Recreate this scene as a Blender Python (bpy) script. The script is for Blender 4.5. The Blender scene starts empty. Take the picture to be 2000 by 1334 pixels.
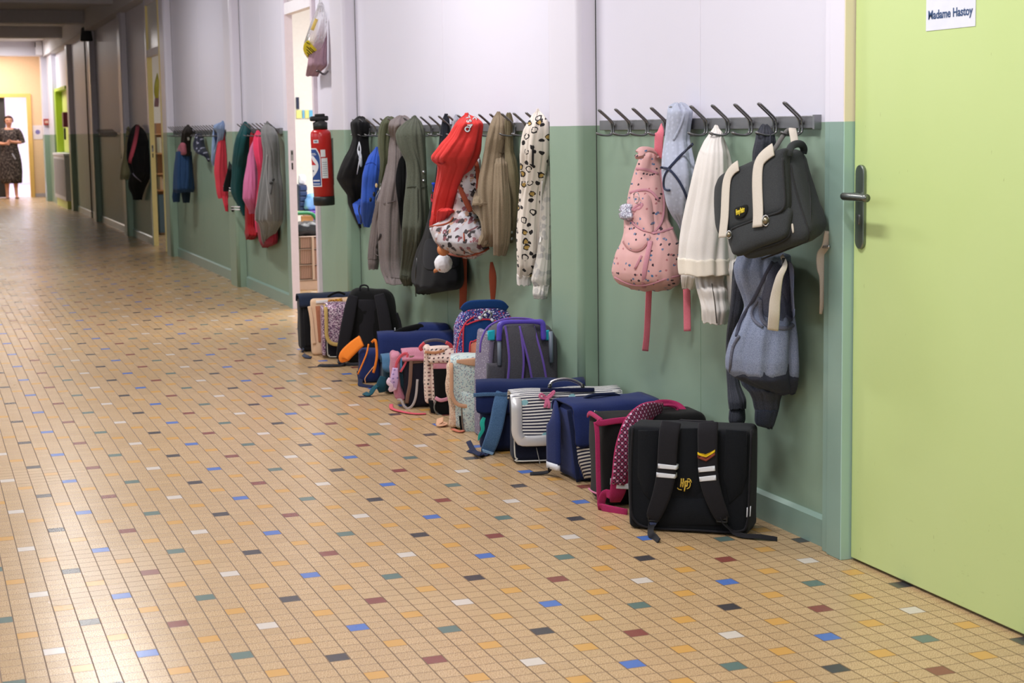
import bpy, math, random
from mathutils import Vector, Matrix, noise, Euler
scene = bpy.context.scene
COL = scene.collection
PI = math.pi

# ---------------------------------------------------------------- camera
CR, CU, CW = Vector((0.93765646, -0.34727327, -0.01420003)), Vector((0.05241154, 0.10088902, 0.99351620)), Vector((0.34358899, 0.93232113, -0.11280037))
CAM = Vector((-1.15205069, -4.12200166, 1.20000000))
FPX, PPX, PPY = 3157.06612, 1006.5067, 609.0323
TILE = 0.05032730
cd = bpy.data.cameras.new('camera'); cam = bpy.data.objects.new('camera', cd); COL.objects.link(cam)
m = Matrix((( CR.x, CU.x, -CW.x), (CR.y, CU.y, -CW.y), (CR.z, CU.z, -CW.z))).to_4x4()
m.translation = CAM
cam.matrix_world = m
cd.sensor_fit = 'HORIZONTAL'; cd.sensor_width = 36.0
cd.lens = FPX / 2000 * 36.0
cd.shift_x = (1000 - PPX) / 2000; cd.shift_y = (PPY - 667) / 2000
cd.clip_start = 0.05; cd.clip_end = 200
cd.dof.use_dof = True; cd.dof.focus_distance = 5.4; cd.dof.aperture_fstop = 7.5
scene.camera = cam

# ---------------------------------------------------------------- world, exposure
wd = bpy.data.worlds.new('world'); scene.world = wd; wd.use_nodes = True
bgn = wd.node_tree.nodes['Background']
bgn.inputs[0].default_value = (0.75, 0.85, 1.0, 1); bgn.inputs[1].default_value = 1.0
scene.view_settings.view_transform = 'Standard'
scene.view_settings.look = 'None'
scene.view_settings.gamma = 1.0
scene.view_settings.use_curve_mapping = False
scene.view_settings.exposure = -0.85

def area_light(name, loc, rot, sx, sy, power, color=(1, 1, 1)):
    ld = bpy.data.lights.new(name, 'AREA'); ld.shape = 'RECTANGLE'; ld.size = sx; ld.size_y = sy
    ld.energy = power; ld.color = color
    o = bpy.data.objects.new(name, ld); o.location = loc; o.rotation_euler = rot; COL.objects.link(o)
    return o
# corridor: ceiling fluorescents (fixtures are built further down) and fill lamps added at the unseen left windows
LAMPS = [(-0.1, -3.2), (-0.1, -0.6), (-0.1, 2.6), (-0.1, 6.2), (-0.1, 9.8)]
for k, (lx, ly) in enumerate(LAMPS):
    area_light('tube_light', (lx, ly, 2.79), (0, 0, 0), 0.16, 1.25, (70, 88, 105, 90, 54)[k], (1.0, 0.98, 0.965))
for ly, p in ((-2.2, 55), (1.2, 60), (4.7, 50), (8.2, 40)):
    area_light('window_daylight', (-1.93, ly, 1.85), (0, PI/2, 0), 1.0, 2.2, p * 0.42, (0.86, 0.92, 1.0)).rotation_euler = (0, -PI/2, 0)
# classrooms and far rooms
area_light('classroom_light', (3.0, 8.2, 2.8), (0, 0, 0), 2.0, 4.0, 420, (1.0, 0.99, 0.98))
area_light('classroom_light', (3.0, 15.4, 2.8), (0, 0, 0), 2.0, 3.0, 110, (1.0, 0.97, 0.90))
area_light('far_room_light', (-0.2, 33.0, 2.85), (0, 0, 0), 3.0, 6.0, 900, (1.0, 0.98, 1.0))
area_light('far_lobby_light', (0.1, 27.8, 2.8), (0, 0, 0), 1.4, 0.9, 110, (1.0, 0.93, 0.85))
area_light('far_corridor_light', (0.1, 25.2, 2.8), (0, 0, 0), 1.2, 1.2, 120, (1.0, 0.97, 0.95))

# ---------------------------------------------------------------- pixel rays -> points on real planes
def ray(x, y): return CR * ((x - PPX) / FPX) + CU * ((PPY - y) / FPX) + CW
def atX(x, y, X):
    d = ray(x, y); return CAM + d * ((X - CAM.x) / d.x)
def atY(x, y, Y):
    d = ray(x, y); return CAM + d * ((Y - CAM.y) / d.y)
def atZ(x, y, Z=0.0):
    d = ray(x, y); return CAM + d * ((Z - CAM.z) / d.z)

# ---------------------------------------------------------------- objects
def tag(o, label=None, cat=None, group=None, kind=None):
    if label: o['label'] = label
    if cat: o['category'] = cat
    if group: o['group'] = group
    if kind: o['kind'] = kind
    return o
def empty(name, loc, label, cat, rz=0.0, group=None):
    o = bpy.data.objects.new(name, None); o.location = loc; o.rotation_euler = (0, 0, rz)
    o.empty_display_size = 0.05; COL.objects.link(o)
    return tag(o, label, cat, group)
def mk(name, V, Fc, m, parent=None, smooth=True, label=None, mats=None, fm=None):
    """one mesh object; V in the parent's own frame"""
    me = bpy.data.meshes.new(name); me.from_pydata([tuple(v) for v in V], [], Fc); me.update()
    for mm in (mats or [m]): me.materials.append(mm)
    if smooth: me.polygons.foreach_set('use_smooth', [True] * len(me.polygons))
    if fm: me.polygons.foreach_set('material_index', fm)
    o = bpy.data.objects.new(name, me); COL.objects.link(o)
    if parent: o.parent = parent
    if label: o['label'] = label
    return o
def rel(V, root): 
    L = root.location; return [(v[0] - L[0], v[1] - L[1], v[2] - L[2]) for v in V]
class MB:
    def __init__(s): s.V = []; s.F = []; s.M = []
    def add(s, V, Fc, mi=0):
        b = len(s.V); s.V += [tuple(v) for v in V]; s.F += [tuple(i + b for i in f) for f in Fc]; s.M += [mi] * len(Fc); return s
    def box(s, x0, x1, y0, y1, z0, z1, mi=0):
        V = [(x, y, z) for x in (x0, x1) for y in (y0, y1) for z in (z0, z1)]
        return s.add(V, [(0, 1, 3, 2), (4, 6, 7, 5), (0, 4, 5, 1), (2, 3, 7, 6), (0, 2, 6, 4), (1, 5, 7, 3)], mi)
    def build(s, name, m=None, parent=None, smooth=False, mats=None, label=None, bevel=0):
        o = mk(name, s.V, s.F, m, parent, smooth, label, mats, s.M if mats else None)
        if bevel:
            b = o.modifiers.new('b', 'BEVEL'); b.width = bevel; b.segments = 2; b.limit_method = 'ANGLE'
        return o
def struct(o, label=None):
    o['kind'] = 'structure'
    if label: o['label'] = label
    return o
def cr(P, n=8, closed=False):
    """Catmull-Rom through the points"""
    P = [Vector(p) for p in P]; out = []
    N = len(P)
    for i in range(N if closed else N - 1):
        p1, p2 = P[i], P[(i + 1) % N]
        p0 = P[i - 1] if (i > 0 or closed) else p1 * 2 - p2
        p3 = P[(i + 2) % N] if (i < N - 2 or closed) else p2 * 2 - p1
        for k in range(n):
            t = k / n
            out.append(0.5 * ((2 * p1) + (p2 - p0) * t + (2 * p0 - 5 * p1 + 4 * p2 - p3) * t * t + (3 * p1 - p0 - 3 * p2 + p3) * t ** 3))
    if not closed: out.append(P[-1])
    return out
def loft(rings, cap=True, closed=False):
    V = []; Fc = []; n = len(rings[0])
    for r in rings: V += [tuple(p) for p in r]
    M = len(rings)
    for i in range(M if closed else M - 1):
        a = i * n; b = ((i + 1) % M) * n
        for j in range(n):
            k = (j + 1) % n; Fc.append((a + j, a + k, b + k, b + j))
    if cap and not closed:
        Fc.append(tuple(range(n - 1, -1, -1))); Fc.append(tuple(range((M - 1) * n, M * n)))
    return V, Fc
def sweep(P, rad, n=8, flat=1.0, side=None, sm=6, closed=False, nrm=None):
    """tube / strap along smoothed points. rad: number or per-point list (half width). flat: thickness/width. side: vector the width runs along"""
    K = len(P)
    rl = rad if isinstance(rad, (list, tuple)) else [rad] * K
    Q = cr([Vector((*p,)) for p in P], sm, closed) if sm > 1 else [Vector(p) for p in P]
    RR = cr([Vector((q, 0, 0)) for q in rl], sm, closed) if sm > 1 else [Vector((q, 0, 0)) for q in rl]
    SD = None
    if isinstance(side, list): SD = cr(side, sm, closed) if sm > 1 else [Vector(q) for q in side]
    rings = []; prev = None
    for i, q in enumerate(Q):
        a = Q[i - 1] if i > 0 else (Q[-1] if closed else Q[0]); b = Q[i + 1] if i < len(Q) - 1 else (Q[0] if closed else Q[-1])
        t = (b - a)
        t = t.normalized() if t.length > 1e-9 else Vector((0, 0, 1))
        s = SD[i] if SD else (Vector(side) if side is not None else prev if prev is not None else (Vector((0, 0, 1)).cross(t) if abs(t.z) < 0.9 else Vector((1, 0, 0))))
        if nrm is not None: s = t.cross(Vector(nrm))
        s = (s - t * s.dot(t))
        if s.length < 1e-6: s = t.orthogonal()
        s.normalize(); nn = t.cross(s); prev = s
        w = max(RR[i].x, 1e-4); rg = []
        for k in range(n):
            A = 2 * PI * k / n; c, d = math.cos(A), math.sin(A)
            e = 1.0 if flat > 0.7 else 0.55
            c = math.copysign(abs(c) ** e, c); d = math.copysign(abs(d) ** e, d)
            rg.append(q + s * (c * w) + nn * (d * w * flat))
        rings.append(rg)
    return loft(rings, not closed, closed)
def tube(name, P, rad, m, parent=None, label=None, **k):
    V, Fc = sweep(P, rad, **k); return mk(name, V, Fc, m, parent, True, label)
def rbox(w, t, h, r, step=0.03, base=(0, 0, 0), fn=None):
    """rounded box centred on x, y; from z=0 up. fn(x,y,z) -> deformed point"""
    def axis(H):
        rr = min(r, H * 0.98)
        e = [-H + rr * (1 - math.cos(a * PI / 8)) * 1.0 for a in range(0, 4)]
        k = max(1, int(2 * (H - rr) / step)); mid = [-H + rr + 2 * (H - rr) * i / k for i in range(k + 1)]
        return e + mid + [-q for q in reversed(e)]
    A = [axis(w / 2), axis(t / 2), axis(h / 2)]; Hh = (w / 2, t / 2, h / 2)
    V = []; idx = {}; Fc = []
    def vid(p):
        key = (round(p[0], 5), round(p[1], 5), round(p[2], 5))
        if key not in idx:
            inn = [max(-(Hh[i] - min(r, Hh[i] * .98)), min(Hh[i] - min(r, Hh[i] * .98), p[i])) for i in range(3)]
            d = Vector([p[i] - inn[i] for i in range(3)])
            rr = [min(r, Hh[i] * .98) for i in range(3)]
            if d.length > 1e-9:
                d = Vector([d[i] / rr[i] for i in range(3)]).normalized()
            q = [inn[i] + d[i] * rr[i] + (h / 2 if i == 2 else 0) for i in range(3)]
            if fn: q = fn(*q)
            idx[key] = len(V); V.append((q[0] + base[0], q[1] + base[1], q[2] + base[2]))
        return idx[key]
    for ax in range(3):
        a, b = [(1, 2), (2, 0), (0, 1)][ax]
        for s in (-1, 1):
            for i in range(len(A[a]) - 1):
                for j in range(len(A[b]) - 1):
                    q = []
                    for (ii, jj) in ((i, j), (i + 1, j), (i + 1, j + 1), (i, j + 1)):
                        p = [0, 0, 0]; p[ax] = s * Hh[ax]; p[a] = A[a][ii]; p[b] = A[b][jj]; q.append(vid(p))
                    if s < 0: q.reverse()
                    if len(set(q)) >= 3: Fc.append(tuple(dict.fromkeys(q)))
    return V, Fc
def wrinkle(o, amp, sc, seed=0, zs=1.0, ridged=False):
    me = o.data; N = [v.normal.copy() for v in me.vertices]
    off = Vector((seed * 7.3, seed * 3.1, seed * 1.7))
    for v, n in zip(me.vertices, N):
        p = Vector((v.co.x * sc, v.co.y * sc, v.co.z * sc * zs)) + off
        q = noise.fractal(p, 1.0, 2.0, 3)
        if ridged: q = 0.5 - abs(q) * 2
        v.co += n * (amp * q)
    me.update()
    return o
_fonts = None
def text_mesh(name, body, size, m, parent, loc, rot, depth=0.0006, align='CENTER', bold=0.0, label=None, sx=1.0, shear=0.0):
    cu = bpy.data.curves.new(name, 'FONT'); cu.body = body; cu.size = size; cu.extrude = depth; cu.offset = bold
    cu.align_x = align; cu.align_y = 'CENTER'; cu.shear = shear
    tmp = bpy.data.objects.new('tmp', cu); COL.objects.link(tmp)
    dg = bpy.context.evaluated_depsgraph_get(); me = bpy.data.meshes.new_from_object(tmp.evaluated_get(dg))
    bpy.data.objects.remove(tmp)
    me.materials.clear(); me.materials.append(m)
    o = bpy.data.objects.new(name, me); COL.objects.link(o); o.parent = parent
    o.location = loc; o.rotation_euler = rot; o.scale = (sx, 1, 1)
    if label: o['label'] = label
    return o

# ---------------------------------------------------------------- materials
def s2l(c):
    """sRGB 0-255 -> linear"""
    out = []
    for v in c[:3]:
        v /= 255.0; out.append(v / 12.92 if v <= 0.04045 else ((v + 0.055) / 1.055) ** 2.4)
    return (*out, 1.0)
class NT:
    def __init__(s, name):
        s.m = bpy.data.materials.new(name); s.m.use_nodes = True; s.t = s.m.node_tree; s.n = s.t.nodes
        s.b = s.n['Principled BSDF']; s._c = None
    def node(s, typ, **k):
        q = s.n.new(typ)
        for a, v in k.items(): setattr(q, a, v)
        return q
    def link(s, a, b): s.t.links.new(a, b)
    def put(s, sock, v):
        if hasattr(v, 'is_output') or isinstance(v, bpy.types.NodeSocket): s.link(v, sock)
        elif isinstance(v, (tuple, list)) and len(v) == 3 and sock.type == 'RGBA': sock.default_value = (*v, 1)
        else: sock.default_value = v
    def math(s, op, a, b=None, c=None):
        q = s.node('ShaderNodeMath', operation=op)
        for i, v in enumerate((a, b, c)):
            if v is not None: s.put(q.inputs[i], v)
        return q.outputs[0]
    def mix(s, f, a, b, mode='MIX'):
        q = s.node('ShaderNodeMix', data_type='RGBA', blend_type=mode)
        s.put(q.inputs[0], f); s.put(q.inputs[6], a); s.put(q.inputs[7], b); return q.outputs[2]
    def obj(s):
        if not s._c: s._c = s.node('ShaderNodeTexCoord').outputs['Object']
        return s._c
    def scaled(s, v, sc):
        q = s.node('ShaderNodeVectorMath', operation='MULTIPLY'); s.put(q.inputs[0], v); q.inputs[1].default_value = sc; return q.outputs[0]
    def noise(s, scale, detail=2, rough=0.5, vec=None, out=0):
        q = s.node('ShaderNodeTexNoise'); q.inputs['Scale'].default_value = scale; q.inputs['Detail'].default_value = detail
        q.inputs['Roughness'].default_value = rough; s.link(vec or s.obj(), q.inputs['Vector']); return q.outputs[out]
    def flat(s):
        x, y, z = s.xyz(); c = s.node('ShaderNodeCombineXYZ')
        s.link(s.math('SUBTRACT', s.math('MULTIPLY', x, 0.8), s.math('MULTIPLY', y, 0.6)), c.inputs[0]); s.link(z, c.inputs[1]); return c.outputs[0]
    def vor(s, scale, feature='F1', rnd=1.0, vec=None, dim='3D'):
        q = s.node('ShaderNodeTexVoronoi', feature=feature, voronoi_dimensions=dim); q.inputs['Scale'].default_value = scale
        q.inputs['Randomness'].default_value = rnd; s.link(vec or s.obj(), q.inputs['Vector']); return q
    def ramp(s, f, stops, interp='LINEAR'):
        q = s.node('ShaderNodeValToRGB'); q.color_ramp.interpolation = interp; e = q.color_ramp.elements
        while len(e) < len(stops): e.new(0.5)
        for el, (p, c) in zip(e, stops): el.position = p; el.color = c if len(c) == 4 else (*c, 1)
        s.put(q.inputs[0], f); return q.outputs[0]
    def xyz(s, v=None):
        q = s.node('ShaderNodeSeparateXYZ'); s.link(v or s.obj(), q.inputs[0]); return q.outputs
    def bump(s, h, strength=0.3, dist=0.002):
        q = s.node('ShaderNodeBump'); q.inputs['Strength'].default_value = strength; q.inputs['Distance'].default_value = dist
        s.put(q.inputs['Height'], h); s.link(q.outputs[0], s.b.inputs['Normal']); return q
    def fin(s, color=None, rough=0.6, metal=0.0, spec=0.5, sheen=0.0):
        if color is not None: s.put(s.b.inputs['Base Color'], color)
        s.put(s.b.inputs['Roughness'], rough); s.put(s.b.inputs['Metallic'], metal)
        s.b.inputs['Specular IOR Level'].default_value = spec
        if sheen: s.b.inputs['Sheen Weight'].default_value = sheen; s.b.inputs['Sheen Roughness'].default_value = 0.5
        return s.m
_mc = {}
def fabric(rgb, rgb2=None, rough=0.92, scale=420, heather=0.12, bump=0.25, sheen=0.06, spec=0.15, name=None):
    """plain cloth: fine weave, slight heathering"""
    key = ('f', rgb, rgb2, rough, scale, heather)
    if key in _mc: return _mc[key]
    t = NT(name or 'cloth'); a = s2l(rgb); b = s2l(rgb2) if rgb2 else tuple(min(1, q * 1.35 + 0.004) for q in a[:3]) + (1,)
    c = tuple(q * 0.72 for q in a[:3]) + (1,)
    n1 = t.noise(scale, 2, 0.6); n2 = t.noise(14, 3, 0.6)
    base = t.mix(t.ramp(n1, [(0.35, (0, 0, 0)), (0.65, (1, 1, 1))]), t.mix(heather * 2, a, c), t.mix(heather * 3, a, b))
    base = t.mix(t.math('MULTIPLY', n2, 0.25), base, c)
    t.bump(n1, bump, 0.0015)
    _mc[key] = t.fin(base, rough, 0, spec, sheen); return _mc[key]
def plain(rgb, rough=0.5, metal=0.0, spec=0.5, name='painted', bumpscale=0, bs=0.1, var=0.06):
    key = ('p', rgb, rough, metal, spec, bumpscale)
    if key in _mc: return _mc[key]
    t = NT(name); a = s2l(rgb); c = tuple(q * (1 - var * 2) for q in a[:3]) + (1,)
    n = t.noise(30, 3, 0.6)
    if bumpscale: t.bump(t.noise(bumpscale, 2), bs, 0.001)
    _mc[key] = t.fin(t.mix(n, a, c), rough, metal, spec); return _mc[key]

# ================================================================ SETTING
WX = 1.235           # face of the right wall
PAINT = 1.206        # height where the green dado ends
def two_tone(name, top, low, rough=0.45, dirty=True):
    t = NT(name); g = t.node('ShaderNodeNewGeometry').outputs['Position']; z = t.xyz(g)[2]
    edge = t.math('ADD', z, t.math('MULTIPLY', t.math('SUBTRACT', t.noise(3.0, 1, vec=g), 0.5), 0.004))
    f = t.math('GREATER_THAN', edge, PAINT)
    n = t.noise(2.2, 4, 0.6, vec=g); n2 = t.noise(70, 2, vec=g)
    a = s2l(low); b = s2l(top)
    lowc = t.mix(n, tuple(q * 0.93 for q in a[:3]), tuple(min(1, q * 1.08) for q in a[:3]))
    topc = t.mix(n, tuple(q * 0.97 for q in b[:3]), b[:3])
    sm = t.ramp(t.noise(9, 5, 0.75, vec=g), [(0.66, (0, 0, 0)), (0.78, (1, 1, 1))])
    lowc = t.mix(t.math('MULTIPLY', sm, 0.12), lowc, (0.55, 0.57, 0.5))
    t.bump(n2, 0.12, 0.001)
    return t.fin(t.mix(f, lowc, topc), rough, 0, 0.4)
M_WALL = two_tone('wall_paint', (219, 216, 230), (137, 159, 141))
M_PILLAR = two_tone('pillar_paint', (222, 218, 230), (138, 161, 142), 0.35)
M_FRAME = two_tone('frame_paint', (224, 220, 234), (134, 160, 150), 0.3)
M_CREAM = two_tone('cream_frame_paint', (246, 232, 212), (172, 204, 196), 0.3)
M_CEIL = plain((222, 218, 222), 0.8, name='ceiling_paint')
M_WHITE = plain((235, 230, 236), 0.5, name='white_paint')
M_FRWHITE = plain((226, 214, 224), 0.35, name='door_frame_white')
M_YELLOWFR = plain((240, 222, 150), 0.35, name='yellow_gloss_paint')
M_STEEL = plain((150, 150, 152), 0.35, 0.9, name='satin_steel')
M_BLACKM = plain((18, 18, 20), 0.4, name='black_plastic')

# floor ------------------------------------------------------------
def floor_mat():
    t = NT('mosaic_tiles'); g = t.node('ShaderNodeNewGeometry').outputs['Position']; X, Y, Z = t.xyz(g)
    u = t.math('ADD', t.math('DIVIDE', X, TILE), 0.5); v = t.math('ADD', t.math('DIVIDE', Y, -TILE), 0.5)
    i = t.math('FLOOR', u); j = t.math('FLOOR', v); fu = t.math('FRACT', u); fv = t.math('FRACT', v)
    k = t.math('FLOORED_MODULO', t.math('ADD', t.math('SUBTRACT', j, t.math('MULTIPLY', i, 3.0)), 0.25), 10.0)
    flag = t.math('LESS_THAN', k, 0.75)
    c = t.math('DIVIDE', t.math('ADD', t.math('FLOORED_MODULO', i, 10.0), 0.5), 10.0)
    teal, white, dark, blue, red, yel = [s2l(q) for q in ((80, 106, 102), (204, 194, 186), (40, 38, 48), (62, 104, 182), (122, 50, 42), (200, 150, 72))]
    cc = t.ramp(c, [(0.0, teal), (0.1, yel), (0.2, white), (0.3, yel), (0.4, dark), (0.5, yel), (0.6, blue), (0.7, yel), (0.8, red), (0.9, yel)], 'CONSTANT')
    wn = t.node('ShaderNodeTexWhiteNoise', noise_dimensions='2D'); cx = t.node('ShaderNodeCombineXYZ'); t.link(i, cx.inputs[0]); t.link(j, cx.inputs[1]); t.link(cx.outputs[0], wn.inputs['Vector'])
    rnd = wn.outputs['Value']
    sp = t.noise(380, 2, 0.7, vec=g)
    beige = t.mix(t.ramp(sp, [(0.40, (0, 0, 0)), (0.60, (1, 1, 1))]), s2l((152, 119, 84)), s2l((224, 194, 152)))
    beige = t.mix(t.math('MULTIPLY', rnd, 0.30), beige, s2l((164, 136, 102)))
    beige = t.mix(t.math('MULTIPLY', t.noise(0.7, 3, vec=g), 0.25), beige, s2l((160, 132, 98)))
    cc = t.mix(t.math('MULTIPLY', sp, 0.15), cc, (0.5, 0.45, 0.4))
    col = t.mix(flag, beige, cc)
    gw = 0.03
    gx = t.math('GREATER_THAN', t.math('ABSOLUTE', t.math('SUBTRACT', fu, 0.5)), 0.5 - 0.030)
    gy = t.math('GREATER_THAN', t.math('ABSOLUTE', t.math('SUBTRACT', fv, 0.5)), 0.5 - 0.026)
    gr = t.math('MAXIMUM', gx, gy)
    groutc = t.mix(t.noise(6, 3, vec=g), s2l((88, 66, 46)), s2l((122, 94, 68)))
    col = t.mix(gr, col, groutc)
    tilt = t.math('MULTIPLY', t.noise(60, 2, vec=g), 0.3)
    h = t.math('ADD', t.math('MULTIPLY', gr, -1.0), t.math('MULTIPLY', t.noise(20, 1, vec=g), 0.4))
    t.bump(h, 0.25, 0.0012)
    ro = t.math('ADD', t.math('MULTIPLY', t.noise(1.4, 3, vec=g), 0.14), t.math('ADD', 0.19, t.math('MULTIPLY', gr, 0.3)))
    return t.fin(col, ro, 0, 0.42)
M_FLOOR = floor_mat()
struct(MB().box(-2.1, 6.0, -5.2, 38.5, -0.06, 0.0).build('floor', M_FLOOR))
M_LILACFLOOR = plain((205, 190, 215), 0.3, name='lilac_vinyl')
struct(MB().box(-2.0, 3.0, 29.05, 38.4, 0.0, 0.004).build('floor', M_LILACFLOOR))

# right wall: solid runs, with headers over the door openings ---------
wr = MB(); T = 1.268
for y0, y1 in ((-5.2, -1.24), (-0.30, 5.93), (6.70, 12.60), (13.52, 23.2), (25.25, 28.8)):
    wr.box(WX, T, y0, y1, 0, 2.95)
for y0, y1 in ((-1.24, -0.30), (5.93, 6.70), (12.60, 13.52)): wr.box(WX, T, y0, y1, 2.58, 2.95)
wr.box(WX, T, 23.2, 25.25, 1.98, 2.95); wr.box(WX + 0.05, T, 23.2, 25.25, 0, 0.9)
struct(wr.build('wall_right', M_WALL))
bb = MB()
for y0, y1 in ((-0.26, 1.453), (1.74, 4.93), (5.27, 5.90), (6.74, 8.35), (8.66, 11.86), (12.2, 12.56), (13.6, 15.32), (15.62, 18.78), (19.1, 22.24), (25.3, 26.4)):
    bb.box(WX - 0.016, WX, y0, y1, 0, 0.078); bb.add([(WX - 0.016, y0, .078), (WX - 0.016, y1, .078), (WX - 0.004, y1, .088), (WX - 0.004, y0, .088), (WX, y0, .088), (WX, y1, .088)], [(0, 1, 2, 3), (3, 2, 5, 4)])
struct(bb.build('baseboard_right', M_FRAME))
sm_ = MB()
for y in (3.30, 0.60, 7.6, 10.3): sm_.box(WX - 0.0012, WX, y, y + 0.006, 0.09, 2.6)
struct(sm_.build('trim_1', M_PILLAR))
n_tr = 2
PILLARS = [1.453 + 3.466 * k for k in range(-1, 7)]
for k, y0 in enumerate(PILLARS):
    if k == 0: continue
    w_ = 0.30
    V = []; xf = 1.158; rr = 0.024
    prof = [(WX, y0)] + [(xf + rr - rr * math.sin(a), y0 + rr - rr * math.cos(a)) for a in [PI / 2 * q / 5 for q in range(6)]]
    prof += [(xf + rr - rr * math.cos(a), y0 + w_ - rr + rr * math.sin(a)) for a in [PI / 2 * q / 5 for q in range(6)]] + [(WX, y0 + w_)]
    rings = [[(x, y, z) for x, y in prof] for z in (0, 0.6, PAINT, 2.0, 2.6)]
    Vv, Ff = loft(rings); o = struct(mk('trim_%d' % n_tr, Vv, Ff, M_PILLAR)); n_tr += 1
    for p_ in (o.data.polygons,): 
        for q in p_: q.use_smooth = len(q.vertices) == 4 and q.area < 0.02 * 1.3
    # dark joint where the wall panel meets the pillar
    struct(MB().box(WX - 0.002, WX, y0 - 0.004, y0, 0.088, 2.6).build('trim_%d' % n_tr, plain((60, 66, 62), 0.8, name='joint_gap'))); n_tr += 1
# ceiling and beams
struct(MB().box(-2.1, 1.4, -5.2, 28.9, 2.87, 2.95).build('ceiling', M_CEIL))
struct(MB().box(-2.1, 6.0, -5.2, 38.5, 2.96, 3.0).build('ceiling', M_CEIL))
for k, y0 in enumerate(PILLARS):
    struct(MB().box(-2.0, WX, y0, y0 + 0.30, 2.70, 2.87).build('trim_%d' % n_tr, M_CEIL)); n_tr += 1
struct(MB().box(1.10, WX, -5.2, 26.5, 2.60, 2.87).build('trim_%d' % n_tr, M_CEIL)); n_tr += 1
# unseen left wall with high windows added for daylight, rear wall behind the camera
wl = MB(); WY = [(-3.4, -1.0), (0.1, 2.4), (3.5, 5.9), (7.0, 9.4)]
wl.box(-2.1, -2.0, -5.2, 28.9, 0, 1.3); wl.box(-2.1, -2.0, -5.2, 28.9, 2.4, 2.95)
ys = [-5.2] + [q for p in WY for q in p] + [28.9]
for a, b in zip(ys[0::2], ys[1::2]): wl.box(-2.1, -2.0, a, b, 1.3, 2.4)
struct(wl.build('wall_left', M_WALL))
t = NT('window_glass'); t.b.inputs['Transmission Weight'].default_value = 1.0; M_GLASS = t.fin((1, 1, 1), 0.02, 0, 0.5); t.b.inputs['IOR'].default_value = 1.45
t = NT('frosted_glass'); M_FROST = t.fin((0.85, 0.86, 0.88), 0.25, 0, 0.5)
for k, (a, b) in enumerate(WY):
    w = struct(MB().box(-2.07, -2.03, a, a + .05, 1.3, 2.4).box(-2.07, -2.03, b - .05, b, 1.3, 2.4).box(-2.07, -2.03, a, b, 1.3, 1.35).box(-2.07, -2.03, a, b, 2.35, 2.4).box(-2.07, -2.03, (a + b) / 2 - .02, (a + b) / 2 + .02, 1.35, 2.35).build('window_%d' % (k + 1), M_WHITE))
    MB().box(-2.052, -2.048, a + .05, b - .05, 1.35, 2.35).build('pane', M_GLASS, w)
struct(MB().box(-2.1, 1.4, -5.3, -5.2, 0, 2.95).build('wall_rear', M_WALL))

# arch at the far end, orange lobby wall with a doorway ------------------
M_ORANGE = plain((242, 204, 162), 0.6, name='orange_paint'); M_ORYEL = plain((240, 196, 110), 0.4, name='yellow_door_frame')
ar = MB().box(1.075, WX, 26.45, 26.8, 0, 2.95).box(-2.0, 1.075, 26.45, 26.8, 2.62, 2.95)
struct(ar.build('trim_%d' % n_tr, M_PILLAR)); n_tr += 1
struct(MB().box(1.16, WX, 25.3, 26.45, 0, 2.6).build('trim_%d' % n_tr, M_PILLAR)); n_tr += 1
fw = MB().box(-2.1, 0.10, 28.8, 28.95, 0, 2.95).box(0.96, 1.39, 28.8, 28.95, 0, 2.95).box(0.10, 0.96, 28.8, 28.95, 1.94, 2.95)
struct(fw.build('wall_back', M_ORANGE))
df = MB().box(0.94, 1.02, 28.76, 28.97, 0, 1.93).box(0.02, 0.10, 28.76, 28.97, 0, 1.93).box(0.02, 1.02, 28.76, 28.97, 1.93, 2.0)
struct(df.build('trim_%d' % n_tr, M_ORYEL)); n_tr += 1
struct(MB().box(0.10, 0.54, 28.86, 28.90, 0.01, 1.93).build('door_4', plain((58, 52, 50), 0.5, name='dark_door_paint')))
struct(MB().box(1.02, 1.235, 28.785, 28.8, 0, 0.07).build('baseboard_back', plain((190, 180, 185), 0.5)))
struct(MB().box(-2.1, -2.0, 28.95, 38.5, 0, 2.95).box(3.0, 3.1, 28.95, 38.5, 0, 2.95).box(-2.1, 3.1, 38.4, 38.5, 0, 2.95).build('wall_far_room', M_WHITE))
# lime reveal: a lime framed opening with a box radiator under it
M_LIME2 = plain((176, 205, 50), 0.45, name='lime_gloss'); M_LIME3 = plain((215, 226, 120), 0.45, name='pale_lime')
lf = MB().box(1.19, 1.40, 25.1, 25.3, 0.0, 1.99, 0).box(1.30, 1.36, 23.25, 25.1, 0.9, 1.98, 1).box(1.19, 1.40, 23.2, 25.1, 1.94, 1.99, 0)
struct(lf.build('window_5', mats=[M_LIME2, M_LIME3]))
struct(MB().box(1.10, 1.285, 22.9, 25.1, 0.86, 0.895).build('trim_%d' % n_tr, M_WHITE)); n_tr += 1

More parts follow.
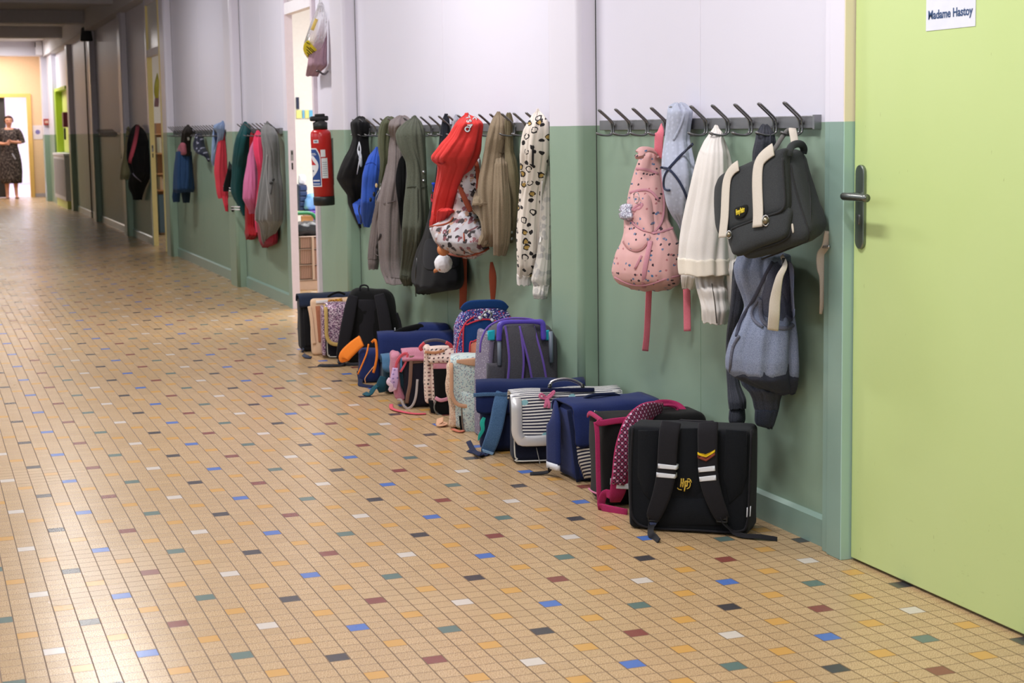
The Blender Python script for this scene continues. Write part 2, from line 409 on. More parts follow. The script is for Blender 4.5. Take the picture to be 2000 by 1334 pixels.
# door frames -------------------------------------------------------------
struct(MB().box(1.19, WX + .02, -0.333, -0.262, 0, 2.05, 0).box(1.19, WX + .02, -0.337, -0.333, 0, 2.05, 1).box(1.198, WX, -0.262, -0.225, 0, 2.05, 0).build('trim_%d' % n_tr, mats=[M_FRAME, M_CREAM], bevel=0.003)); n_tr += 1
struct(MB().box(1.19, WX + .02, -1.24, -1.17, 0, 2.05).box(1.19, WX + .02, -1.17, -.335, 1.995, 2.05).build('trim_%d' % n_tr, M_CREAM)); n_tr += 1
for (ya, yb, mat, zt) in ((5.93, 6.67, M_FRWHITE, 1.975), (12.62, 13.48, M_YELLOWFR, 2.0)):
    fr = MB(); x0 = 1.212; x1 = 1.264
    fr.box(x0, x1, yb, yb + .05, 0, 2.6, 1)                        # far jamb (its near side is the bright strip)
    fr.box(x0 - .004, x0, yb + .002, yb + .09, 0, 2.6, 0); fr.box(x0, WX, yb + .05, yb + .09, 0, 2.6, 0)
    fr.box(x0, x1, ya - .05, ya, 0, 2.6, 1)
    fr.box(x0, x1, ya, yb, zt, zt + .075, 2); fr.box(x0, x1, ya, yb, 2.54, 2.6, 2)
    struct(fr.build('trim_%d' % n_tr, mats=[M_FRAME, mat, M_WHITE])); n_tr += 1
    struct(MB().box(1.235, 1.241, ya, yb, zt + .075, 2.54).build('window_%d' % (6 if ya < 10 else 7), M_GLASS if ya < 10 else M_FROST))
    st = empty('strike_plate', (1.235, yb, 1.04), 'dark steel strike plate in the jamb of the white open doorway' if ya < 10 else 'dark steel strike plate in the jamb of the yellow open doorway', 'strike plate')
    MB().box(-.008, .010, -.003, .0, -.035, .035).build('plate', M_STEEL, st); MB().box(-.004, .006, -.0045, -.003, .005, .028).build('latch_hole', M_BLACKM, st)
    MB().box(-.004, .006, -.0045, -.0028, -.095, -.05).build('bolt_hole', M_BLACKM, st)

# classrooms ----------------------------------------------------------------
M_ROOM = plain((245, 243, 240), 0.7, name='classroom_white')
cw = MB().box(T, 6.0, 4.8, 4.9, 0, 2.95).box(T, 6.0, 11.9, 12.0, 0, 2.95).box(T, 6.0, 18.9, 19.0, 0, 2.95).box(5.9, 6.0, 4.9, 18.9, 0, 2.95)
struct(cw.build('wall_classroom', M_ROOM))

# lime door -------------------------------------------------------------------
def lime_mat():
    t = NT('lime_door_paint'); g = t.obj(); X, Y, Z = t.xyz(g)
    base = t.mix(t.noise(1.3, 3), s2l((188, 209, 134)), s2l((203, 219, 158)))
    sc = t.node('ShaderNodeVectorMath', operation='MULTIPLY'); t.link(g, sc.inputs[0]); sc.inputs[1].default_value = (1, 8, 30)
    scu = t.ramp(t.noise(1.6, 4, 0.8, vec=sc.outputs[0]), [(0.63, (0, 0, 0)), (0.72, (1, 1, 1))])
    lowm = t.ramp(Z, [(0.0, (1, 1, 1)), (0.35, (0, 0, 0))])
    base = t.mix(t.math('MULTIPLY', t.math('MULTIPLY', scu, lowm), 0.35), base, s2l((128, 140, 70)))
    sc2 = t.node('ShaderNodeVectorMath', operation='MULTIPLY'); t.link(g, sc2.inputs[0]); sc2.inputs[1].default_value = (1, 30, 5)
    dots = t.ramp(t.noise(2.2, 3, 0.7, vec=sc2.outputs[0]), [(0.715, (0, 0, 0)), (0.73, (1, 1, 1))])
    base = t.mix(t.math('MULTIPLY', dots, 0.5), base, s2l((110, 118, 60)))
    t.bump(t.noise(90, 2), 0.06, 0.001)
    return t.fin(base, 0.5, 0, 0.35)
door = empty('door_1', (1.22, -0.34, 0), 'plain lime green door with steel handle at the right', 'door')
door['kind'] = 'structure'; del door['category']
MB().box(0, .04, -.83, -.002, .008, 1.99).build('door_leaf', lime_mat(), door, bevel=.002)
# rounded escutcheon
def stadium(y0, y1, z0, z1, x0, x1, n=10):
    r = (y1 - y0) / 2; cy = (y0 + y1) / 2
    P = [(cy + r * math.cos(a), z1 - r + r * math.sin(a)) for a in [PI * k / n for k in range(n + 1)]] + [(cy - r * math.cos(a), z0 + r - r * math.sin(a)) for a in [PI * k / n for k in range(n + 1)]]
    c = (cy, (z0 + z1) / 2)
    f = [[(x1, y, z) for y, z in P], [(x0 + .002, y, z) for y, z in P], [(x0, c[0] + (y - c[0]) * .86, c[1] + (z - c[1]) * .985) for y, z in P]]
    return loft(f)
V, Fc = stadium(-.062, -.018, .865, 1.09, -.009, 0); hp = mk('handle_plate', V, Fc, plain((132, 140, 132), 0.32, 0.85, name='brushed_steel'), door, False)
tube('lever', [(-.008, -.04, 1.008), (-.045, -.04, 1.008), (-.06, -.048, 1.008), (-.064, -.07, 1.008), (-.064, -.11, 1.008), (-.064, -.165, 1.007)], [.009, .009, .0105, .0105, .0105, .0105], plain((120, 124, 120), 0.3, 0.9, name='brushed_steel_dark'), hp, n=14)
V, Fc = stadium(-.046, -.034, .93, .958, -.0125, -.008); mk('keyhole', V, Fc, M_STEEL, hp, False)

sign = empty('paper_sign', (1.2185, -0.764, 1.52), 'white paper name sign taped on the lime green door, reading Madame Hastoy', 'sign')
MB().box(0, .0008, -.101, .099, -.095, .14).build('paper', plain((228, 230, 244), 0.6, name='white_paper'), sign)
text_mesh('lettering', 'Madame Hastoy', 0.030, plain((38, 72, 120), 0.7, name='navy_ink'), sign, (-.0006, 0, -.058), (PI / 2, 0, -PI / 2), bold=.0006, sx=0.92, depth=.0002)
lv = MB(); lv.add([(-.0006, .004, .005), (-.0006, -.008, -.006), (-.0006, -.014, -.022), (-.0006, -.022, -.012), (-.0006, -.024, .006), (-.0006, -.012, .03)], [(0, 1, 2, 3, 4, 5)])
lv.build('leaf_drawing', plain((110, 180, 60), 0.7, name='leaf_green_ink'), sign)
lv = MB().add([(-.0006, .022, .006), (-.0006, .019, .006), (-.0006, .026, -.016), (-.0006, .028, -.016)], [(0, 1, 3, 2)]); lv.build('stem_drawing', plain((120, 90, 60), 0.7), sign)

# ceiling tube fixtures (they hold the lamps set at the top)
for k, (lx, ly) in enumerate(LAMPS):
    fx = empty('ceiling_light', (lx, ly, 2.87), 'long white fluorescent ceiling light mounted flat on the corridor ceiling', 'light', group='fluorescent ceiling lights along the corridor')
    t_ = MB().box(-.09, .09, -.65, .65, -.06, 0).build('housing', M_WHITE, fx)

# ================================================================ COAT RACKS
M_RAIL = plain((128, 128, 132), 0.45, 0.6, name='grey_rail', bumpscale=200, bs=.1)
M_WIRE = plain((124, 124, 126), 0.3, 0.9, name='wire_steel')
_hook = None
def coat_rack(y0, y1, hooks, label):
    global _hook
    r_ = empty('coat_rack', (WX, y0, 1.188), label, 'coat rack', group=None)
    MB().box(-.020, 0, 0, y1 - y0, 0.0, .036).build('rail', M_RAIL, r_, bevel=.002)
    ec = MB().box(-.023, 0, -.004, .006, -.002, .038).build('end_cap', M_STEEL, r_)
    for y in hooks:
        if _hook is None:
            a = .0085; lo = [(-.026, -.004), (-.027, .016), (-.031, .030), (-.048, .046), (-.074, .068)]
            up = [(-.098 - .004, .082)]
            P = [(x, -a, z) for x, z in lo] + [(-.080, -.005, .073), (-.080, .005, .073)] + [(x, a, z) for x, z in reversed(lo)]
            P += [(-.032, a, -.014), (-.050, a, -.019), (-.078, a, -.015), (-.088, .004, -.010), (-.088, -.004, -.010), (-.078, -a, -.015), (-.050, -a, -.019), (-.032, -a, -.014)]
            V, Fc = sweep(P, .0032, n=6, sm=3, closed=True)
            h = mk('hook', V, Fc, M_WIRE, r_); _hook = h
            V2, F2 = sweep([(-.018, 0, .018), (-.026, 0, .018)], .008, n=10, sm=1)
            h2 = mk('boss', V2, F2, M_STEEL, h); _hook.location = (0, y - y0, 0); _b = h2
        else:
            h = _hook.copy(); COL.objects.link(h); h.parent = r_; h.location = (0, y - y0, 0)
            b = _hook.children[0].copy() if _hook.children else None
            if b: COL.objects.link(b); b.parent = h
    return r_
def hk(y0, n, s=0.1445): return [y0 + s * k for k in range(n)]
coat_rack(-0.142, 1.38, hk(-0.078, 10, 0.1468), 'grey steel coat rack beside the lime green door, nearest the camera')
coat_rack(1.83, 4.84, hk(1.98, 20), 'grey steel coat rack crowded with coats between the fire extinguisher and the leopard hoodie')
coat_rack(6.93, 8.31, hk(7.02, 9), 'grey steel coat rack holding the teal, pink and grey jackets beyond the white doorway')
coat_rack(8.9, 11.8, hk(9.0, 20), 'grey steel coat rack holding the denim clothes and red hoodie')
coat_rack(13.95, 15.25, hk(14.05, 8), 'grey coat rack holding the black jacket in the dim far bay')
coat_rack(16.1, 18.6, hk(16.5, 12, .17), 'bare grey coat rack in the dim far bay with nothing hung on it')

# ================================================================ PATTERNED CLOTHS
def pat_dots(base, dots, scale, size=0.28, rnd=0.25, name='dotted_cloth', rough=0.8, fuzzy=0.04):
    t = NT(name); v = t.vor(scale, 'F1', rnd, t.flat(), '2D'); d = v.outputs['Distance']
    w = t.noise(400, 2, 0.6); f = t.ramp(d, [(size, (1, 1, 1)), (size + fuzzy, (0, 0, 0))])
    if isinstance(dots[0], (tuple, list)):
        sp = t.node('ShaderNodeSeparateColor'); t.link(v.outputs['Color'], sp.inputs[0])
        n = len(dots); dc = t.ramp(sp.outputs[0], [(i / n, s2l(c)) for i, c in enumerate(dots)], 'CONSTANT')
    else: dc = s2l(dots)
    col = t.mix(f, t.mix(t.math('MULTIPLY', w, .3), s2l(base), tuple(q * .7 for q in s2l(base)[:3])), dc)
    t.bump(w, 0.2, 0.001); return t.fin(col, rough, 0, 0.3, 0.1)
def pat_shapes(base, cols, scale, thr=0.63, name='print_cloth', rough=0.8, seed=0.0, base2=None, rad=0.30, wob=.35):
    """small irregular coloured motifs strewn over a ground"""
    t = NT(name); col = s2l(base); gf = t.flat()
    if base2: col = t.mix(t.ramp(t.noise(6, 2), [(0.42, (0, 0, 0)), (0.58, (1, 1, 1))]), s2l(base), s2l(base2))
    w = t.noise(380, 2, 0.6); col = t.mix(t.math('MULTIPLY', w, .25), col, tuple(q * .72 for q in s2l(base)[:3]))
    for i, c in enumerate(cols):
        ad = t.node('ShaderNodeVectorMath', operation='ADD'); t.link(gf, ad.inputs[0]); ad.inputs[1].default_value = (i * 3.71 + seed, i * 1.37, i * 5.2)
        wb = t.node('ShaderNodeVectorMath', operation='ADD'); t.link(ad.outputs[0], wb.inputs[0])
        nn = t.node('ShaderNodeVectorMath', operation='SCALE'); t.link(t.noise(scale * 2.2, 1, vec=ad.outputs[0], out=1), nn.inputs[0]); nn.inputs['Scale'].default_value = wob / scale
        t.link(nn.outputs[0], wb.inputs[1])
        v = t.vor(scale, 'F1', 0.9, wb.outputs[0], '2D'); sp = t.node('ShaderNodeSeparateColor'); t.link(v.outputs['Color'], sp.inputs[0])
        f = t.math('MULTIPLY', t.math('LESS_THAN', v.outputs['Distance'], rad), t.math('GREATER_THAN', sp.outputs[1], thr))
        col = t.mix(f, col, s2l(c))
    t.bump(w, 0.2, 0.001); return t.fin(col, rough, 0, 0.3, 0.1)
def pat_stripes(a, b, period, duty=0.5, axis=2, spots=None, name='striped_cloth', rough=0.5):
    t = NT(name); z = t.xyz()[axis]
    if axis == 2: z = t.math('ADD', z, t.xyz()[1])
    f = t.math('LESS_THAN', t.math('FRACT', t.math('DIVIDE', z, period)), duty)
    col = t.mix(f, s2l(a), s2l(b))
    if spots:
        v = t.vor(15, 'F1', 0.7, t.flat(), '2D'); a2 = t.noise(160, 1)
        col = t.mix(t.math('LESS_THAN', t.math('ADD', v.outputs['Distance'], t.math('MULTIPLY', a2, .06)), 0.185), col, s2l(spots))
    t.bump(t.noise(300, 2), 0.15, 0.001); return t.fin(col, rough, 0, 0.4)
def pat_sequin(cols, scale=190, name='sequined_cloth'):
    t = NT(name); v = t.vor(scale, 'F1', 1.0, t.scaled(t.obj(), (1, 1, 1))); sp = t.node('ShaderNodeSeparateColor'); t.link(v.outputs['Color'], sp.inputs[0])
    n = len(cols); c = t.ramp(sp.outputs[0], [(i / n, s2l(q)) for i, q in enumerate(cols)], 'CONSTANT')
    t.bump(sp.outputs[1], 0.7, 0.002); return t.fin(c, 0.35, 0.3, 0.6)
def pat_lattice(bg, line, star, period=0.022, name='lattice_print'):
    t = NT(name); x, y, z = t.xyz(); s = t.math('ADD', x, t.math('MULTIPLY', y, 0.6))
    a = t.math('FRACT', t.math('DIVIDE', t.math('ADD', s, z), period)); b = t.math('FRACT', t.math('DIVIDE', t.math('SUBTRACT', s, z), period))
    aa = t.math('ABSOLUTE', t.math('SUBTRACT', a, .5)); ab = t.math('ABSOLUTE', t.math('SUBTRACT', b, .5))
    ln = t.math('GREATER_THAN', t.math('MAXIMUM', aa, ab), 0.40)
    cross = t.math('MULTIPLY', t.math('LESS_THAN', t.math('MINIMUM', aa, ab), 0.10), t.math('LESS_THAN', t.math('MAXIMUM', aa, ab), 0.30))
    g = t.node('ShaderNodeNewGeometry').outputs['Position']
    col = t.mix(ln, s2l(bg), s2l(line)); col = t.mix(cross, col, s2l(star))
    return t.fin(col, t.mix(cross, (0.7, 0.7, 0.7), (0.3, 0.3, 0.3)), 0, 0.5)
BLACKF = fabric((19, 21, 26), (34, 38, 44), heather=.1)
BLACKST = fabric((30, 29, 34), (46, 44, 50), scale=600, heather=.08, rough=.8)
BLACK2 = fabric((17, 17, 18), (30, 30, 31))
NAVY = fabric((32, 44, 92), (50, 62, 116), heather=.1)
NAVYD = fabric((24, 32, 62), (36, 46, 80), heather=.1)
MAGENTA = fabric((165, 42, 92), (190, 66, 112), heather=.12)
PLASTIC = plain((20, 20, 22), 0.35, name='black_buckle_plastic')
REFL = plain((225, 228, 238), 0.35, name='reflective_tape')
SILVER = plain((222, 222, 226), 0.3, 0.35, name='silver_leatherette')
CHROME = plain((200, 200, 204), 0.22, 0.95, name='bright_metal')
GOLDT = plain((214, 180, 70), 0.6, name='gold_thread')

class Bag:
    def __init__(s, name, label, L, R, h, t, cat='school bag', group='school bags standing in a row on the floor along the wall'):
        s.L = Vector((*L, 0)); s.R = Vector((*R, 0)); d = s.R - s.L; s.w = d.length; s.h = h; s.t = t
        s.rz = math.atan2(d.y, d.x); mid = (s.L + s.R) / 2
        s.e = empty(name, mid, label, cat, s.rz, group)
        s.M = (Matrix.Translation(mid) @ Matrix.Rotation(s.rz, 4, 'Z')).inverted(); s.x = d.normalized(); s.n = Vector((s.x.y, -s.x.x, 0)); s.mid = mid
    def P(s, x, y, off=0.0):
        """local point on the face nearest the viewer"""
        d = ray(x, y); k = (s.L - CAM).dot(s.n) / d.dot(s.n); q = s.M @ (CAM + d * k); return Vector((q.x, -off, q.z))
    def G(s, x, y, z=0.004): return s.M @ atZ(x, y, z)
    def body(s, m, r=.03, taper=0.0, wr=.004, name='body', bul=0.012, h=None, top=None, step=.03, side_in=0.0):
        H = h or s.h
        def fn(x, y, z):
            k = z / H; f = 1 - taper * k
            b = math.sin(PI * min(1, max(0, k))) * bul
            x2 = x * f; yy = y * (1 - side_in * k)
            cx = 1 - abs(x / (s.w / 2)) ** 2
            yy += math.copysign(b * max(0, cx), y) * (abs(y) > s.t * .3)
            if top: z2 = z * 1.0 if k < .5 else z - top * (abs(x2) / (s.w / 2)) ** 3 * (k - .5) * 2
            else: z2 = z
            return (x2, yy + s.t / 2, z2)
        V, Fc = rbox(s.w, s.t, H, r, step, fn=fn); o = mk(name, V, Fc, m, s.e)
        wrinkle(o, wr, 11, len(name) % 7 + s.w * 10, zs=.8); s.b = o; return o
    def panel(s, name, pts, m, off=.006, th=.006, parent=None, label=None, bulge=0.0, back=None):
        """flat-ish panel on the face, outline in picture points"""
        Q = [s.P(x, y, 0) for x, y in pts]; c = sum(Q, Vector()) / len(Q)
        rings = []
        for k, o_ in ((1.0, 0.0), (1.0, off * .7), (.97, off), (.7, off + bulge * .5), (.35, off + bulge * .9), (.02, off + bulge)):
            rings.append([Vector((c.x + (q.x - c.x) * k, -o_, c.z + (q.z - c.z) * k)) for q in Q])
        V, Fc = loft(rings); return mk(name, V, Fc, m, parent or s.e, True, label)
    def strap(s, name, pts, hw, m, th=.18, parent=None, label=None, nrm=(0, -1, 0), n=10, sm=6):
        """pts: (x, y, off) on the face or Vector local"""
        Q = [p if isinstance(p, Vector) else s.P(p[0], p[1], p[2]) for p in pts]
        V, Fc = sweep(Q, hw, n=n, flat=th, nrm=nrm, sm=sm); return mk(name, V, Fc, m, parent or s.e, True, label)
    def flap(s, m, drop, over=None, rc=.03, wx=.006, off=.008, name='flap', th=.006, back=.9, bul=.01, parent=None, xs=None, wv=.003):
        """cover sheet: from the back edge over the top and down the front by drop"""
        t0 = s.t * back; path = []
        h = s.h
        path += [(t0, h - .03), (t0, h - .006), (t0 - .015, h + off * .6)]
        k = 5
        for i in range(1, k): path.append((t0 - .015 - (t0 - .03) * i / k, h + off))
        path += [(.010, h + off * .8), (-off * .7, h - .004), (-off, h - .02)]
        nz = 10
        for i in range(1, nz + 1):
            z = h - .02 - (drop - .02) * i / nz; path.append((-off - bul * math.sin(PI * i / nz * .8), z))
        W0 = s.w / 2 + wx; nx = 14; V = []; Fc = []
        for (y, z) in path:
            dist = z - (h - drop); W = W0
            if y < 0 and dist < rc: W = W0 - rc + math.sqrt(max(0, rc * rc - (rc - dist) ** 2))
            for i in range(nx + 1):
                u = -1 + 2 * i / nx; V.append((u * W, y + wv * math.sin(u * 5 + z * 30), z + .002 * math.sin(u * 7)))
        for j in range(len(path) - 1):
            for i in range(nx): a = j * (nx + 1) + i; Fc.append((a, a + 1, a + nx + 2, a + nx + 1))
        o = mk(name, V, Fc, m, parent or s.e); md = o.modifiers.new('s', 'SOLIDIFY'); md.thickness = th; md.offset = 0
        s.fp = (W0, h, drop, rc, off); return o
    def flap_trim(s, m, hw=.012, name='flap_trim', th=.35, inset=0.0, off=.009):
        W0, h, drop, rc, o_ = s.fp; W0 -= inset; y = -o_ - off - .004; zb = h - drop + inset
        P = [(-W0, .004, h + .005), (-W0, y, h - .03), (-W0, y - .004, h - drop * .5), (-W0, y - .004, zb + rc), (-W0 + rc * .3, y - .004, zb + rc * .3), (-W0 + rc, y - .004, zb), (0, y - .004, zb), (W0 - rc, y - .004, zb), (W0 - rc * .3, y - .004, zb + rc * .3), (W0, y - .004, zb + rc), (W0, y - .004, h - drop * .5), (W0, y, h - .03), (W0, .004, h + .005)]
        V, Fc = sweep(P, hw, n=8, flat=th, nrm=(0, -1, 0), sm=4); return mk(name, V, Fc, m, s.e)
    def piping(s, m, z0, z1, rr=.003, inset=.004, name='piping', y=-.002, parent=None):
        w = s.w / 2 - inset; c = .03
        P = [(-w, y, z1), (-w, y, z0 + c), (-w + c * .3, y, z0 + c * .3), (-w + c, y, z0), (w - c, y, z0), (w - c * .3, y, z0 + c * .3), (w, y, z0 + c), (w, y, z1)]
        V, Fc = sweep(P, rr, n=6, sm=4); return mk(name, V, Fc, m, parent or s.e)
    def handle(s, x0, x1, rise, m, r=.007, y=None, z=None, flat=1.0, name='handle', mount=True, label=None):
        y = s.t * .5 if y is None else y; z = s.h if z is None else z
        P = [(x0, y, z - .01), (x0, y, z + rise * .35), (x0 + (x1 - x0) * .15, y, z + rise * .85), ((x0 + x1) / 2, y, z + rise), (x1 - (x1 - x0) * .15, y, z + rise * .85), (x1, y, z + rise * .35), (x1, y, z - .01)]
        V, Fc = sweep(P, r, n=8, flat=flat, side=(0, 1, 0)); h = mk(name, V, Fc, m, s.e, True, label)
        if mount:
            for k, xx in enumerate((x0, x1)): MB().box(xx - .012, xx + .012, y - .012, y + .012, z - .004, z + .012).build('handle_mount', PLASTIC, h, bevel=.003)
        return h
    def buckle(s, x, y, off=.02, w=.016, h=.012, m=None, parent=None):
        q = s.P(x, y, off); o = MB().box(-w, w, -.003, .003, h - .004, h).box(-w, w, -.003, .003, -h, -h + .004).box(-w, -w + .004, -.003, .003, -h, h).box(w - .004, w, -.003, .003, -h, h).box(-w, w, -.002, .002, -.002, .002).build('buckle', m or PLASTIC, parent or s.e, bevel=.0012)
        o.location = q; return o

# ================================================================ BAGS ON THE FLOOR
# 1 black satchel, back turned to the viewer
b = Bag('satchel', 'black satchel with white reflective bars on its straps, nearest the camera', (.800, .222), (1.082, -.006), .312, .15)
b.body(BLACKF, .018, taper=-.02, wr=.003, bul=.004)
o = b.strap('edge_piping', [(1236, 834, .001), (1233, 900, .003), (1233, 985, .003), (1240, 1015, .003), (1268, 1030, .003), (1350, 1035, .003), (1440, 1038, .003), (1460, 1020, .003), (1464, 960, .003), (1468, 840, .001)], .0035, BLACKST, th=1.0)
for (pts) in ([(1247, 840), (1286, 840), (1284, 900), (1283, 950), (1276, 985), (1256, 960), (1246, 930)], [(1330, 836), (1364, 836), (1366, 900), (1374, 960), (1360, 972), (1320, 968), (1318, 900)], [(1418, 838), (1459, 842), (1458, 930), (1449, 962), (1424, 985), (1414, 930)]):
    b.panel('back_pad', pts, BLACKF, off=.004, bulge=.010)
b.panel('lumbar_pad', [(1300, 972), (1400, 974), (1412, 1000), (1420, 1026), (1288, 1024), (1290, 1000)], BLACKF, off=.004, bulge=.012)
for side, pts in (('l', [(1312, 824, .004), (1310, 842, .020), (1308, 880, .028), (1305, 925, .030), (1296, 965, .032), (1282, 1000, .026), (1276, 1012, .020)]), ('r', [(1384, 825, .004), (1385, 842, .020), (1386, 880, .028), (1388, 925, .030), (1398, 965, .032), (1411, 1000, .026), (1417, 1012, .020)])):
    st = b.strap('shoulder_strap', pts, [.030, .030, .029, .029, .027, .023, .017], BLACKST, th=.16, n=12)
    if side == 'l':
        for (yy, dx) in ((906, 0), (923, -3)): b.panel('reflective_bar', [(1290 + dx, yy - 5), (1327 + dx, yy - 1), (1327 + dx, yy + 7), (1290 + dx, yy + 4)], REFL, off=.0362, parent=st, bulge=.0004)
        b.strap('webbing', [(1279, 1002, .02), (1275, 1022, .014), b.G(1271, 1042, .012), b.G(1279, 1050, .006), b.G(1286, 1058, .004)], .011, BLACKST, th=.12, parent=st, nrm=(0, -1, .3)); b.buckle(1280, 1008, .022, .017, .011, parent=st)
        b.panel('webbing_tab', [(1271, 1018), (1286, 1018), (1281, 1026), (1275, 1027)], fabric((84, 92, 128)), off=.018, parent=st)
    else:
        for (yy, dx) in ((912, 0), (930, 2)): b.panel('reflective_bar', [(1368 + dx, yy - 3), (1401 + dx, yy - 7), (1402 + dx, yy + 3), (1369 + dx, yy + 6)], REFL, off=.0362, parent=st, bulge=.0004)
        for c, dy, mm in (((236, 196, 40), 0, 'yellow'), ((140, 72, 60), 6, 'brown')):
            b.panel('chevron', [(1367, 879 + dy), (1384, 886 + dy), (1401, 874 + dy), (1401, 879 + dy), (1384, 891 + dy), (1367, 884 + dy)], fabric(c, heather=.03), off=.0362 + .0003 * (dy > 0), parent=st, label=mm + ' chevron')
        b.strap('webbing', [(1413, 1005, .02), (1419, 1022, .014), b.G(1432, 1038, .014), b.G(1452, 1046, .008), b.G(1485, 1048, .010), b.G(1518, 1053, .004)], .012, BLACKST, th=.12, parent=st, nrm=(0, -.35, 1)); b.buckle(1413, 1010, .022, .017, .011, parent=st)
E_ = lambda x, y: (1320 + x / 26.7, 920 + y / 26.7, .0135)
em = b.panel('monogram', [(1320 + (500 + 400 * math.cos(a)) / 26.7, 920 + (640 - 400 * math.sin(a)) / 26.7) for a in [2 * PI * k / 20 for k in range(20)]], fabric((16, 16, 18)), off=.0125, bulge=.0002, label='round black patch with gold letters HP')
for pts in ([(345, 340), (330, 560), (295, 780)], [(455, 340), (440, 560), (405, 800)], [(290, 590), (450, 580)], [(530, 490), (540, 700), (495, 1010)], [(530, 500), (640, 490), (650, 600), (630, 750), (560, 720)]): b.strap('letter_stroke', [E_(*q) for q in pts], .0021, GOLDT, th=.5, parent=em, n=6, sm=3)
for pts in ([(640, 380), (740, 360), (830, 430), (860, 560)], [(800, 560), (800, 700), (740, 820), (620, 880)], [(130, 820), (200, 900), (360, 935)], [(660, 430), (740, 540), (800, 440)]): b.strap('swirl', [E_(*q) for q in pts], .0014, GOLDT, th=.5, parent=em, n=6, sm=3)
b.panel('care_label', [(1459, 991), (1467, 988), (1466, 1008), (1458, 1010)], REFL, off=.004)
b.handle(-.05, .05, .0, BLACKST, r=.010, y=b.t * .85, flat=.4, mount=False, name='top_handle')

# 2 magenta and black bag with wide lattice-print strap
b = Bag('school_backpack', 'black and magenta bag with a lattice print shoulder strap, just behind the black satchel', (.842, .50), (1.195, .465), .285, .17)
b.body(BLACK2, .03, wr=.005, bul=.01)
b.strap('top_binding', [(1165, 822, .003), (1172, 826, .004), (1200, 822, .004), (1240, 818, .004)], .010, MAGENTA, th=.35)
V, Fc = sweep([(-b.w / 2 - .002, b.t - .01, .27), (-b.w / 2 - .004, b.t * .7, .283), (-b.w / 2 - .002, .01, .278)], .008, n=8, flat=.4, nrm=(-1, 0, .2)); mk('side_binding', V, Fc, MAGENTA, b.e)
b.strap('front_binding', [(1164, 824, .0), (1166, 850, .004), (1167, 900, .005), (1168, 940, .005), (1170, 975, .005), (1176, 988, .004), (1225, 1000, .003)], .008, MAGENTA, th=.4)
V, Fc = sweep([(-b.w / 2 - .004, b.t - .02, .030), (-b.w / 2 - .012, b.t * .5, .034), (-b.w / 2 - .004, .01, .038)], .003, n=6); mk('reflective_piping', V, Fc, fabric((200, 120, 150)), b.e)
LAT = pat_lattice((20, 16, 24), (150, 40, 90), (226, 176, 210))
st = b.strap('shoulder_strap', [(1300, 808, -.05), (1272, 803, .0), (1246, 807, .035), (1222, 826, .060), (1206, 870, .066), (1200, 920, .062), (1196, 955, .052), (1195, 975, .035)], [.03, .032, .033, .032, .031, .029, .026, .018], MAGENTA, th=.22, n=12)
st2 = b.strap('strap_print', [(1300, 808, -.042), (1272, 801, .008), (1245, 804, .043), (1219, 825, .068), (1203, 870, .0745), (1197, 920, .0705), (1194, 938, .065)], [.024, .026, .027, .026, .025, .023, .022], LAT, th=.12, n=12, parent=st)
b.panel('reflective_label', [(1192, 934), (1221, 937), (1220, 948), (1191, 946)], REFL, off=.064, parent=st, bulge=.0004)
b.strap('webbing', [(1192, 965, .045), (1176, 960, .03), (1170, 985, .02), b.G(1178, 992, .01), b.G(1225, 1002, .006)], .013, MAGENTA, th=.16)
b.strap('rear_strap', [(1290, 806, -.10), (1310, 800, -.12), (1335, 800, -.12), (1350, 806, -.10), (1358, 822, -.07)], .012, MAGENTA, th=.3)
b.handle(-.02, .10, .018, MAGENTA, r=.008, flat=.5, mount=False)

# 3 navy satchel with striped pocket
b = Bag('satchel', 'plain navy satchel with a zip pull and a black and white striped pocket', (.892, .865), (1.205, .86), .255, .20)
b.body(NAVY, .035, wr=.006, bul=.012, side_in=.25)
b.flap(NAVY, .13, rc=.02, wx=.004, off=.010, back=1.0, wv=.004)
b.strap('side_binding', [(1110, 800, .006), (1115, 840, .012), (1121, 890, .012), (1128, 940, .008)], .008, NAVYD, th=.4)
STR = pat_stripes((228, 222, 214), (28, 32, 60), .0115, .5)
b.panel('striped_pocket', [(1117, 856), (1200, 852), (1200, 930), (1140, 934), (1128, 900)], STR, off=.012, bulge=.006)
zp = b.strap('zip_pull', [(1153, 800, .034), (1160, 803, .036), (1162, 812, .036)], .0035, CHROME, th=.6); b.strap('zip_tab', [(1162, 811, .037), (1166, 824, .036)], .0042, CHROME, th=.4, parent=zp)
st = b.strap('shoulder_strap', [b.M @ atY(1085, 798, 1.06), b.M @ Vector((.868, .99, .20)), b.M @ Vector((.862, .98, .12)), b.M @ Vector((.862, .98, .05))], .042, NAVY, th=.22, nrm=(-1, -.2, 0))
V, Fc = sweep([b.M @ Vector((.860, .98, .052)), b.M @ Vector((.860, .98, .030))], .040, n=8, flat=.25, nrm=(-1, -.2, 0), sm=2); mk('reflective_end', V, Fc, REFL, st)
b.strap('webbing', [b.M @ Vector((.852, .99, .035)), b.M @ Vector((.858, 1.02, .012)), b.M @ Vector((.80, 1.05, .004))], .010, BLACKST, th=.2, nrm=(-.5, -.2, 1))
b.handle(-.07, .06, .018, NAVYD, r=.009, flat=.6, mount=False, y=b.t * .6, z=b.h + .004)

